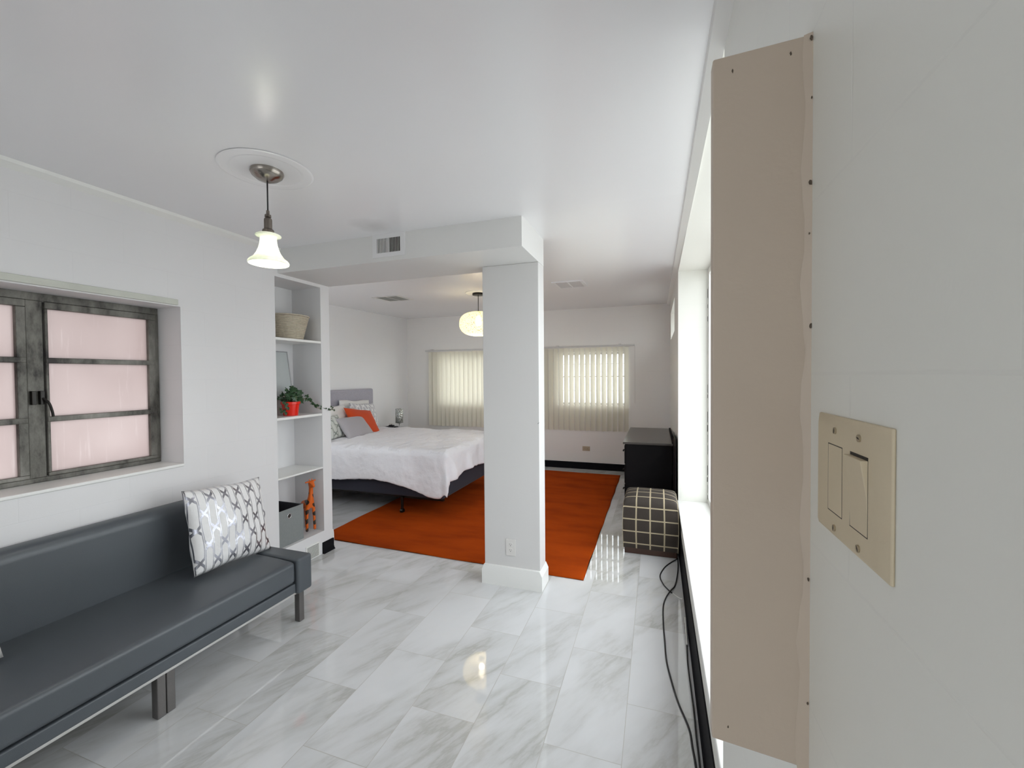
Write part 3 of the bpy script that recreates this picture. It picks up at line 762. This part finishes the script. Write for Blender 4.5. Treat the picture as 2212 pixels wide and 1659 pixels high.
# far wall outlet
def outlet(name, loc, rot, mat, label, roll=0, w=.070, h=.114):
    e = bpy.data.objects.new(name, None); C.objects.link(e); e.location = loc; e.rotation_euler = rot; tag(e, label, 'outlet')
    R_ = Matrix.Rotation(roll, 4, 'Y')
    a = bx(-w / 2, w / 2, -.006, 0, -h / 2, h / 2).build('plate', mat, e, bevel=.002); a.data.transform(R_)
    for z in (-.0195, .0195):
        m = MB(); m.prism([(.0165 * cos(k * pi / 10), z + min(.014, max(-.014, .0175 * sin(k * pi / 10)))) for k in range(20)], 'Y', -.0082, -.005)
        s_ = m.build('socket', mat, e); s_.data.transform(R_)
        m = MB(); m.box(-.0075, -.0055, -.0086, -.008, z, z + .008); m.box(.0050, .0068, -.0086, -.008, z + .001, z + .007)
        m.prism([(.0025 * cos(k * pi / 5), z - .006 + .0028 * sin(k * pi / 5)) for k in range(10)], 'Y', -.0086, -.008)
        q = m.build('slot', M['darkgap'], s_); q.data.transform(R_)
    return e
outlet('wall_outlet', (-.953, 2.72, .270), (0, 0, 0), M['plasticwhite'], 'white duplex wall outlet low on the white column')
outlet('wall_outlet', (-1.035, YF, .318), (0, 0, 0), M['tan'], 'tan wall outlet on the far wall above the black baseboard', roll=pi / 2)
# ------------------------------------------------------------------ dresser
dr = thing('dresser', (-.083, 5.26, 0), 'low black dresser with brown top against the right wall', 'dresser')
bx(-.235, .225, -.625, .625, .05, .715).build('body', M['blackwood'], dr, bevel=.004)
bx(-.262, .238, -.66, .66, .715, .738).build('top', M['darktop'], dr, bevel=.004)
m = MB()
for k in range(24):
    y = -.62 + k * .052; m.prism([(y + .024 * cos(t * pi / 8), .738 + .018 * sin(t * pi / 8)) for t in range(9)], 'X', .226, .246)
m.build('back_rail', M['blackwood'], dr)
for i in range(2):
    for z in (.08, .29, .50):
        y0 = -.61 + i * .615
        d_ = bx(-.250, -.235, y0, y0 + .60, z, z + .195).build('drawer', M['blackwood'], dr, bevel=.003)
        for yy in (.15, .45):
            MB().tube([(-.250, y0 + yy, z + .12), (-.268, y0 + yy, z + .12), (-.272, y0 + yy, z + .105)], .008, 8).build('knob', M['black_metal'], d_)
for x in (-.21, .20):
    for y in (-.60, .60): bx(x - .02, x + .02, y - .02, y + .02, 0, .05).build('leg', M['blackwood'], dr)
o = MB().prism([(.147, 0), (.163, 0), (.164, .86), (.156, .87)], 'Y', 4.06, 4.585).build('flat_panel', M['blackwood'], bevel=.002)
tag(o, 'thin black panel leaning on the right wall between dresser and window', 'panel')
# ------------------------------------------------------------------ ottoman
ot = thing('ottoman', (-.054, 3.725, 0), 'brown checked fabric ottoman cube with dark wood base', 'ottoman')
bx(-.200, .200, -.195, .195, 0, .062).build('base', M['brownwood'], ot, bevel=.004)
def cushion():
    m = MB(); n = 26; hx, hy, z0, z1 = .208, .212, .052, .430; G = {}
    uvl = m.bm.loops.layers.uv.new('UVMap'); UV = {}
    # surface as a rounded box swept: param v goes up front, over the top, down the back
    r = .030
    prof = [(-hy, z0)]
    for k in range(1, 15): prof.append((-hy, z0 + (z1 - r - z0) * k / 14))
    for k in range(1, 7): a = pi / 2 * k / 6; prof.append((-hy + r * (1 - cos(a)), z1 - r + r * sin(a)))
    for k in range(1, 20): 
        y = -hy + r + (2 * hy - 2 * r) * k / 20; prof.append((y, z1))
    for k in range(0, 7): a = pi / 2 * k / 6; prof.append((hy - r + r * sin(a), z1 - r + r * cos(a)))
    for k in range(1, 15): prof.append((hy, z1 - r - (z1 - r - z0) * k / 14))
    s_ = 0; arc = [0]
    for a, b in zip(prof, prof[1:]): s_ += hypot(b[0] - a[0], b[1] - a[1]); arc.append(s_)
    cols = [-1, -.985, -.94] + [-.88 + 1.76 * i / n for i in range(n + 1)] + [.94, .985, 1]
    for i, u in enumerate(cols):
        for j, (y, z) in enumerate(prof):
            zz = z
            if z > z0 + .1:
                k = (z - z0) / (z1 - z0)
                zz += .040 * k ** 4 * max(0, 1 - (y / hy) ** 2) ** .7 * (1 - u ** 4 * .8)
            yy = y
            rx = 1 if abs(u) < .93 else 1
            zz -= .022 * max(0, (abs(u) - .90) / .10) ** 2 * (1 if z > z1 - r else 0)
            sag = .006 * sin(pi * min(1, (z - z0) / .35))
            xx = u * (hx + sag)
            if abs(y) >= hy - 1e-6: yy = y + math.copysign(sag - .010 * max(0, (abs(u) - .93) / .07), y)
            v = m.bm.verts.new((xx, yy, zz)); G[i, j] = v; UV[v] = (u * hx, arc[j])
    nc = len(cols)
    for i in range(nc - 1):
        for j in range(len(prof) - 1):
            f = m.bm.faces.new((G[i, j], G[i + 1, j], G[i + 1, j + 1], G[i, j + 1]))
            for l in f.loops: l[uvl].uv = UV[l.vert]
    for i in (0, nc - 1):
        f = m.bm.faces.new([G[i, j] for j in range(len(prof))])
        for l in f.loops: l[uvl].uv = (l.vert.co.y, l.vert.co.z - z0)
    return m
cu = cushion().build('cushion', M['plaid'], ot, smooth=True)
# ------------------------------------------------------------------ cords on the floor
r = .0042
tag(MB().tube([(.148, 3.50, .012), (.10, 3.44, r), (.05, 3.33, r), (.018, 3.184, r), (.036, 3.07, r), (.062, 3.005, r), (.090, 2.955, r)], r, 8).build('power_cord', M['cordblack'], smooth=True),
    'black cord curving left in front of the ottoman, forming half of the loop', 'cord', 'cords on the floor by the right wall')
tag(MB().tube([(.150, 3.49, .02), (.146, 3.36, r), (.132, 3.20, r), (.112, 3.06, r), (.082, 2.965, .0125), (.052, 2.88, r), (.034, 2.76, r), (.032, 2.566, r), (.037, 2.40, r), (.043, 2.237, r), (.063, 2.09, r), (.086, 1.966, r), (.121, 1.836, r), (.128, 1.74, r), (.133, 1.66, r), (.136, 1.5, r), (.13, 1.2, r)], r, 8).build('power_cord', M['cordblack'], smooth=True),
    'long loose black cord bowing away from the right baseboard', 'cord', 'cords on the floor by the right wall')
tag(MB().tube([(.150, 2.60, .012), (.150, 2.515, r), (.146, 2.36, r), (.143, 2.235, r), (.145, 2.08, r), (.147, 1.933, r), (.146, 1.80, r), (.147, 1.665, r), (.147, 1.2, r)], .0036, 8).build('power_cord', M['cordblack'], smooth=True),
    'straight black cord running close along the right baseboard', 'cord', 'cords on the floor by the right wall')
tag(MB().tube([(.096, 2.948, .005), (.11, 2.93, .004), (.138, 2.895, .006), (.152, 2.885, .012)], .0036, 8).build('power_cord', M['cordwhite'], smooth=True),
    'short white cord end crossing the tile to the right baseboard', 'cord', 'cords on the floor by the right wall')
tag(MB().tube([(.153, 2.63, .03), (.152, 2.56, .008), (.151, 2.50, .0125), (.150, 2.44, .0125), (.149, 2.40, .011)], .0045, 8).build('power_cord', M['cordwhite'], smooth=True),
    'white plug lead lying against the right baseboard', 'cord', 'cords on the floor by the right wall')
# ------------------------------------------------------------------ pendant lamp (glass bell)
PX, PY = -1.655, 1.455
pd = thing('pendant_lamp', (PX, PY, ZC), 'lit pendant lamp with white glass bell shade and nickel canopy', 'lamp')
MB().lathe([(0, -.001), (.188, -.001), (.190, -.003), (.182, -.0055), (.150, -.006), (.140, -.0045), (0, -.0045)], 64).build('ceiling_medallion', M['ceiling'], pd)
MB().lathe([(.066, -.002), (.068, -.014), (.062, -.026), (.045, -.040), (.022, -.050), (.008, -.053), (0, -.053)], 48).build('canopy', M['nickel'], pd, smooth=True)
MB().tube([(0, 0, -.05), (0, 0, -.185)], .0032, 8).build('cord', M['cordblack'], pd, smooth=True)
MB().lathe([(0, -.180), (.0065, -.180), (.0075, -.196), (.013, -.199), (.0135, -.209), (.0095, -.212), (.0150, -.216), (.0165, -.222), (.0165, -.262), (.0225, -.266), (.0240, -.270), (.0240, -.284), (0, -.284)], 32).build('socket', M['socket'], pd, smooth=False)
prof = [(.024, -.287), (.045, -.286), (.052, -.290), (.0525, -.294), (.046, -.297), (.034, -.299), (.0335, -.310), (.036, -.330), (.041, -.350), (.049, -.370), (.062, -.390), (.077, -.402), (.082, -.408), (.0835, -.414), (.0815, -.420)]
inn = [(.079, -.417), (.0795, -.411), (.074, -.405), (.059, -.393), (.046, -.372), (.038, -.350), (.0335, -.330), (.031, -.310), (.030, -.295), (.022, -.291)]
MB().lathe(prof + inn, 56, closed=True).build('lamp_shade', M['alabaster'], pd, smooth=True)
bulb = [(0, -.290), (.012, -.292), (.013, -.315), (.020, -.335), (.0235, -.355), (.021, -.375), (.012, -.388), (0, -.392)]
MB().lathe(bulb, 24).build('bulb', M['bulb'], pd, smooth=True)
# ------------------------------------------------------------------ pendant in the bedroom
QX, QY = -1.985, 4.578; QZ = zc(QY)
pq = thing('pendant_lamp', (QX, QY, QZ), 'lit pendant lamp with round woven string shade over the bed', 'lamp')
MB().lathe([(0, -.001), (.150, -.001), (.153, -.006), (.145, -.010), (0, -.009)], 48).build('ceiling_medallion', M['trimwhite'], pq, smooth=True)
MB().lathe([(0, -.008), (.066, -.008), (.068, -.012), (.068, -.030), (.064, -.034), (0, -.034)], 40).build('canopy', M['black_metal'], pq)
MB().tube([(0, 0, -.03), (0, 0, -.225)], .0045, 8).build('cord', M['cordblack'], pq, smooth=True)
pr_ = []
for k in range(0, 29):
    a = -pi / 2 + pi * (k + .0) / 28
    cr, sr = cos(a), sin(a)
    pr_.append((.225 * abs(cr) ** .75, -.368 + .142 * math.copysign(abs(sr) ** .85, sr)))
MB().lathe([p for p in pr_ if p[0] > .012], 56).build('lamp_shade', M['woven'], pq, smooth=True)
MB().lathe([(0, -.215), (.016, -.215), (.018, -.27), (0, -.27)], 20).build('socket', M['black_metal'], pq)
MB().lathe([(0, -.27), (.014, -.275), (.030, -.31), (.036, -.345), (.030, -.375), (.016, -.39), (0, -.393)], 24).build('bulb', M['bulbwarm'], pq, smooth=True)
# ------------------------------------------------------------------ grilles
g = thing('air_grille', (-1.653, 2.36, 2.306), 'white air grille with dark upright slots on the beam', 'vent')
bx(-.125, .125, -.005, 0, -.075, .075).build('plate', M['pier'], g, bevel=.002)
bx(-.088, .088, -.0058, -.004, -.046, .046).build('backing', M['darkgap'], g)
for s0 in (-.088, .006):
    for k in range(8):
        x = s0 + .0045 + k * .0113
        wd_ = .0050 if s0 < 0 else .0016
        m = MB(); m.box(x, x + wd_, -.0075, -.0058, -.046, .046)
        m.build('slat', M['trimwhite'], g)
bx(-.006, .006, -.008, -.0055, -.046, .046).build('divider', M['plaster'], g)
def ceilgrille(x, y, label, slat, wx, wy, frame, back):
    e = thing('ceiling_grille', (x, y, zc(y)), label, 'vent'); e.rotation_euler = (math.atan(.09 / 4.14), 0, 0)
    m = MB(); W, H, f = wx / 2, wy / 2, .035
    m.box(-W, W, -H, -H + f, -.008, .002); m.box(-W, W, H - f, H, -.008, .002); m.box(-W, -W + f, -H + f, H - f, -.008, .002); m.box(W - f, W, -H + f, H - f, -.008, .002); m.box(-.008, .008, -H + f, H - f, -.008, .0)
    m.build('frame', frame, e, bevel=.002)
    bx(-W + f, W - f, -H + f, H - f, -.002, .0005).build('backing', back, e)
    for sx in (-W + f, .008):
        for k in range(13):
            yy = -H + f + .008 + k * (2 * H - 2 * f - .01) / 13
            m = MB(); m.prism([(yy, -.002), (yy + .004, -.002), (yy + .012, -.008), (yy + .008, -.008)], 'X', sx, sx + W - f - .008)
            m.build('slat', slat, e)
ceilgrille(-3.115, 4.52, 'grey slatted ceiling grille over the bed, left of the pendant', M['greyslat'], .36, .37, M['slat'], M['greyin'])
ceilgrille(-.885, 4.52, 'white painted ceiling grille to the right of the column', M['slat'], .33, .37, M['ceiling'], M['greyslat'])
g = thing('floor_grille', (XL, 2.638, .062), 'small white return grille low on the wall beneath the alcove', 'vent')
bx(0, .005, -.070, .070, -.058, .058).build('plate', M['trimwhite'], g, bevel=.001)
for k in range(10): bx(.005, .0085, -.058, .058, -.048 + k * .0098, -.044 + k * .0098).build('slat', M['greyslat'], g)
# ------------------------------------------------------------------ things in the alcove
bk = thing('rope_basket', (-2.755, 2.575, 1.744), 'round pale rope basket on the highest alcove shelf', 'basket')
pf = []; nr = 17
for k in range(nr):
    z = .006 + k * .0105; rr = .108 + .042 * (k / (nr - 1))
    for q in range(4):
        a = -pi / 2 + pi * q / 3 * .98; pf.append((rr + .0085 * cos(a), z + .0052 * sin(a)))
MB().lathe([(0, 0)] + pf + [(.145, .183), (.103, .01), (0, .008)], 56, sy=1.0).build('body', M['wicker'], bk, smooth=True)
m = MB(); m.tube([(.158 * cos(a / 24 * 2 * pi), .158 * sin(a / 24 * 2 * pi), .186) for a in range(25)], .005, 6, smooth=False); m.build('rim', M['wicker'], bk, smooth=True)
pfm = thing('picture_frame', (-2.80, 2.475, 1.154), 'pale silver edged frame leaning at the back of middle alcove shelf', 'picture frame')
pfm.rotation_euler = (0, -radians(9), 0)
bx(-.008, .0, -.125, .205, .002, .505).build('picture', M['frameart'], pfm)
m = MB(); m.box(-.012, .004, .205, .213, .002, .513); m.box(-.012, .004, -.133, -.125, .002, .513); m.box(-.012, .004, -.125, .205, .505, .513)
m.build('frame', M['silver'], pfm, bevel=.001)
pt = thing('potted_ivy', (-2.70, 2.545, 1.154), 'dark green trailing ivy in a red pot on the middle alcove shelf', 'plant')
MB().lathe([(0, 0), (.050, 0), (.052, .003), (.062, .085), (.069, .088), (.070, .108), (.066, .108), (.062, .095), (0, .095)], 40).build('pot', M['redpot'], pt, smooth=False)
MB().lathe([(0, .097), (.061, .096), (.061, .09), (0, .09)], 24).build('soil', M['soil'], pt)
fol = MB(); stems = MB(); rnd = random.Random(12)
def leafat(c, size, nrm, ang):
    nrm = Vector(nrm).normalized(); a = nrm.cross(Vector((.3, .2, 1))).normalized(); b = nrm.cross(a)
    d1 = a * cos(ang) + b * sin(ang); d2 = nrm.cross(d1)
    out = [(0, -.12), (.30, -.30), (.55, -.18), (.46, .12), (.62, .36), (.28, .42), (0, 1.0), (-.28, .42), (-.62, .36), (-.46, .12), (-.55, -.18), (-.30, -.30)]
    c = Vector(c); cen = fol.bm.verts.new(c + nrm * size * .08)
    vs = [fol.bm.verts.new(c + d1 * (y * size * .8) + d2 * (x * size * .8) - nrm * abs(x) * size * .15) for x, y in out]
    for i in range(len(vs)): fol.bm.faces.new((cen, vs[i], vs[(i + 1) % len(vs)]))
for k in range(46):
    th = rnd.uniform(0, 2 * pi); rr = rnd.uniform(.01, .088); z = .110 + rnd.uniform(0, .075) + (.05 if rr < .05 else 0) * rnd.random()
    p = Vector((rr * cos(th) * .85, rr * sin(th), z)); p.x = max(-.075, min(.075, p.x))
    stems.tube([(0, 0, .095), (p.x * .5, p.y * .5, z * .95), p], .0014, 4)
    leafat(p, rnd.uniform(.036, .056), (rnd.uniform(.4, 1), rnd.uniform(-.7, .2), rnd.uniform(.1, .7)), rnd.uniform(0, 6))
vine = [(.02, .04, .10), (.05, .09, .125), (.07, .13, .10), (.075, .165, .065), (.085, .20, .04), (.092, .245, .025), (.097, .30, .028), (.103, .335, .022), (.104, .355, .010)]
stems.tube(vine, .0017, 5)
for k in range(32):
    t = k / 31 * (len(vine) - 1); i = min(int(t), len(vine) - 2); f = t - i
    p = Vector(vine[i]) * (1 - f) + Vector(vine[i + 1]) * f
    p += Vector((rnd.uniform(-.008, .010), rnd.uniform(-.012, .012), rnd.uniform(-.002, .022)))
    p.z = max(p.z, .014)
    leafat(p, rnd.uniform(.030, .048) * (1 if k < 15 else .6), (rnd.uniform(.3, 1), rnd.uniform(-.5, .2), rnd.uniform(.1, .8)), rnd.uniform(0, 6))
for k in range(9):
    p = Vector((rnd.uniform(0, .05), -.075 + rnd.uniform(-.02, .02), .02 + .011 * k)); leafat(p, rnd.uniform(.022, .032), (.8, -.4, .3), rnd.uniform(0, 6))
fo = fol.build('foliage', M['leaf'], pt); stems.build('stem', M['stem'], pt)
sb = thing('storage_box', (-2.765, 2.460, .186), 'open grey fabric storage box on the alcove floor left of the giraffe', 'box')
m = MB(); X0, X1, Y0, Y1, H = -.130, .135, -.122, .122, .272; t_ = .006
m.box(X0, X1, Y0, Y1, 0, t_); m.box(X0, X0 + t_, Y0, Y1, t_, H); m.box(X1 - t_, X1, Y0, Y1, t_, H); m.box(X0 + t_, X1 - t_, Y0, Y0 + t_, t_, H); m.box(X0 + t_, X1 - t_, Y1 - t_, Y1, t_, H)
m.build('body', M['greybox'], sb)
m = MB(); m.box(X0 + t_, X0 + t_ + .001, Y0 + t_, Y1 - t_, t_, H - .001); m.box(X1 - t_ - .001, X1 - t_, Y0 + t_, Y1 - t_, t_, H - .001); m.box(X0 + t_, X1 - t_, Y0 + t_, Y0 + t_ + .001, t_, H - .001); m.box(X0 + t_, X1 - t_, Y1 - t_ - .001, Y1 - t_, t_, H - .001); m.box(X0 + t_, X1 - t_, Y0 + t_, Y1 - t_, t_, t_ + .001)
m.build('lining', M['greyin'], sb)
m = MB()
pts = [(X1 + .001, .017 * cos(k * pi / 12) - .012, .218 + .017 * sin(k * pi / 12)) for k in range(25)]
m.tube(pts, .0035, 6, smooth=False); m.build('grommet', M['silver'], sb, smooth=True)
m = MB(); m.prism([(.0145 * cos(k * pi / 8) - .012, .218 + .0145 * sin(k * pi / 8)) for k in range(16)], 'X', X1 - .001, X1 + .001); m.build('finger_hole', M['darkgap'], sb)
# giraffe figurine: one skinned body
def skin(name, verts, edges, mat, parent=None, sub=2, root=0):
    me = bpy.data.meshes.new(name); me.from_pydata([v[0] for v in verts], edges, []); me.materials.append(mat)
    o = bpy.data.objects.new(name, me); C.objects.link(o)
    if parent: o.parent = parent
    md = o.modifiers.new('skin', 'SKIN'); md.use_smooth_shade = True
    if not me.skin_vertices: me.attributes  # layer is added by the modifier
    for i, v in enumerate(verts):
        me.skin_vertices[0].data[i].radius = (v[1], v[1]); me.skin_vertices[0].data[i].use_root = (i == root)
    s_ = o.modifiers.new('sub', 'SUBSURF'); s_.levels = s_.render_levels = sub
    return o
gf = thing('giraffe_figurine', (-2.715, 2.700, .186), 'small orange giraffe figurine with black spots on the alcove floor', 'figurine', rz=radians(-14)); gf.scale = (1.09, 1.12, 1.09)
V = [((0, 0, .215), .030), ((.035, 0, .222), .030), ((.055, 0, .250), .022), ((.058, 0, .300), .0165), ((.060, 0, .345), .0150), ((.064, 0, .372), .0170), ((.088, 0, .362), .0120), ((.104, 0, .350), .0085),
     ((-.040, 0, .200), .028), ((.048, .024, .190), .0135), ((.050, .028, .110), .0090), ((.052, .030, .015), .0105), ((.048, -.024, .190), .0135), ((.050, -.028, .110), .0090), ((.052, -.030, .015), .0105),
     ((-.050, .022, .165), .0145), ((-.056, .025, .090), .0085), ((-.052, .027, .012), .0100), ((-.050, -.022, .165), .0145), ((-.056, -.025, .090), .0085), ((-.052, -.027, .012), .0100),
     ((.062, .016, .388), .0070), ((.056, .040, .390), .0055), ((.062, -.016, .388), .0070), ((.056, -.042, .384), .0055), ((-.068, 0, .205), .006), ((-.080, 0, .150), .004)]
Ed = [(0, 1), (1, 2), (2, 3), (3, 4), (4, 5), (5, 6), (6, 7), (0, 8), (1, 9), (9, 10), (10, 11), (1, 12), (12, 13), (13, 14), (8, 15), (15, 16), (16, 17), (8, 18), (18, 19), (19, 20), (5, 21), (21, 22), (5, 23), (23, 24), (8, 25), (25, 26)]
gb = skin('body', V, Ed, M['giraffe'], gf, 2)
for sgn in (-1, 1):
    MB().tube([(.060, sgn * .008, .380), (.058, sgn * .010, .405)], .0035, 6).build('horn', M['giraffe'], gf)
    MB().lathe([(0, -.003), (.0026, -.0015), (.003, 0), (.0026, .0015), (0, .003)], 10).build('eye', M['darkgap'], gf).location = (.082, sgn * .0125, .371)

# wall scar by the board, hook scratch on the column
o = MB().tube([(-.756, 2.7185, 1.128), (-.750, 2.7185, 1.130), (-.7455, 2.7185, 1.136)], .0012, 5).build('wire_hook', M['cordblack'])
tag(o, 'tiny dark wire hook on the right edge of the column', 'hook')

# ------------------------------------------------------------------ light
wd = bpy.data.worlds.new('World'); bpy.context.scene.world = wd; wd.use_nodes = True
wt = wd.node_tree; bg = wt.nodes['Background']; bg.inputs[1].default_value = 4.6
tc = wt.nodes.new('ShaderNodeTexCoord'); sx = wt.nodes.new('ShaderNodeSeparateXYZ'); wt.links.new(tc.outputs['Generated'], sx.inputs[0])
mr = wt.nodes.new('ShaderNodeMapRange'); mr.inputs[1].default_value = -.22; mr.inputs[2].default_value = .12; wt.links.new(sx.outputs[2], mr.inputs[0])
mxw = wt.nodes.new('ShaderNodeMix'); mxw.data_type = 'RGBA'; wt.links.new(mr.outputs[0], mxw.inputs[0])
mxw.inputs[6].default_value = (.50, .50, .49, 1); mxw.inputs[7].default_value = (.95, .97, 1, 1); wt.links.new(mxw.outputs[2], bg.inputs[0])   # pale ground below an overcast sky
def portal(name, loc, rot, sx, sy):
    l = bpy.data.lights.new(name, 'AREA'); l.shape = 'RECTANGLE'; l.size = sx; l.size_y = sy; l.cycles.is_portal = True
    o = bpy.data.objects.new(name, l); C.objects.link(o); o.location = loc; o.rotation_euler = rot
portal('portal_right', (XR + .33, 2.65, 1.34), (0, pi / 2, 0), 2.02, 2.70)
portal('portal_high', (XR + .33, 5.485, 2.09), (0, pi / 2, 0), .36, 1.29)
portal('portal_left', (-2.93, 1.145, 1.41), (0, -pi / 2, 0), .91, 1.09)
for a, b, c, d in WF: portal('portal_far', ((a + b) / 2, YF + .25, (c + d) / 2), (-pi / 2, 0, 0), b - a, d - c)
portal('portal_back', (-1.4, YB - .25, 1.45), (pi / 2, 0, 0), 2.1, 1.4)
portal('portal_bedroom', (-3.58, 2.66, 1.475), (pi / 2, 0, 0), 1.12, 1.35)
def pl(name, loc, e, col, r):
    l = bpy.data.lights.new(name, 'POINT'); l.energy = e; l.color = col; l.shadow_soft_size = r
    o = bpy.data.objects.new(name, l); C.objects.link(o); o.location = loc
pl('bulb_light', (PX, PY, ZC - .398), 1.0, (1, .95, .84), .018)
pl('bulb_light_bedroom', (QX, QY, QZ - .41), 4.5, (1, .93, .83), .03)
# ------------------------------------------------------------------ camera
cam = bpy.data.cameras.new('camera'); co = bpy.data.objects.new('camera', cam); C.objects.link(co)
f, yaw, pit, rol = 912.2, radians(18.98), radians(1.136), radians(-.459)
cam.sensor_fit = 'HORIZONTAL'; cam.sensor_width = 36; cam.lens = f / 2212 * 36; cam.clip_start = .02
F = Vector((-sin(yaw) * cos(pit), cos(yaw) * cos(pit), -sin(pit))); Rt = Vector((cos(yaw), sin(yaw), 0)); U = Rt.cross(F)
r_ = Rt * cos(rol) + U * sin(rol); u_ = U * cos(rol) - Rt * sin(rol)
mw = Matrix.Identity(4)
for k, ax in enumerate((r_, u_, -F)):
    for i in range(3): mw[i][k] = ax[i]
mw[2][3] = 1.45
co.matrix_world = mw
sc = bpy.context.scene; sc.camera = co
sc.view_settings.view_transform = 'Standard'; sc.view_settings.look = 'None'; sc.view_settings.exposure = 0; sc.view_settings.gamma = 1
sc.cycles.max_bounces = 12; sc.cycles.diffuse_bounces = 6; sc.cycles.transparent_max_bounces = 12
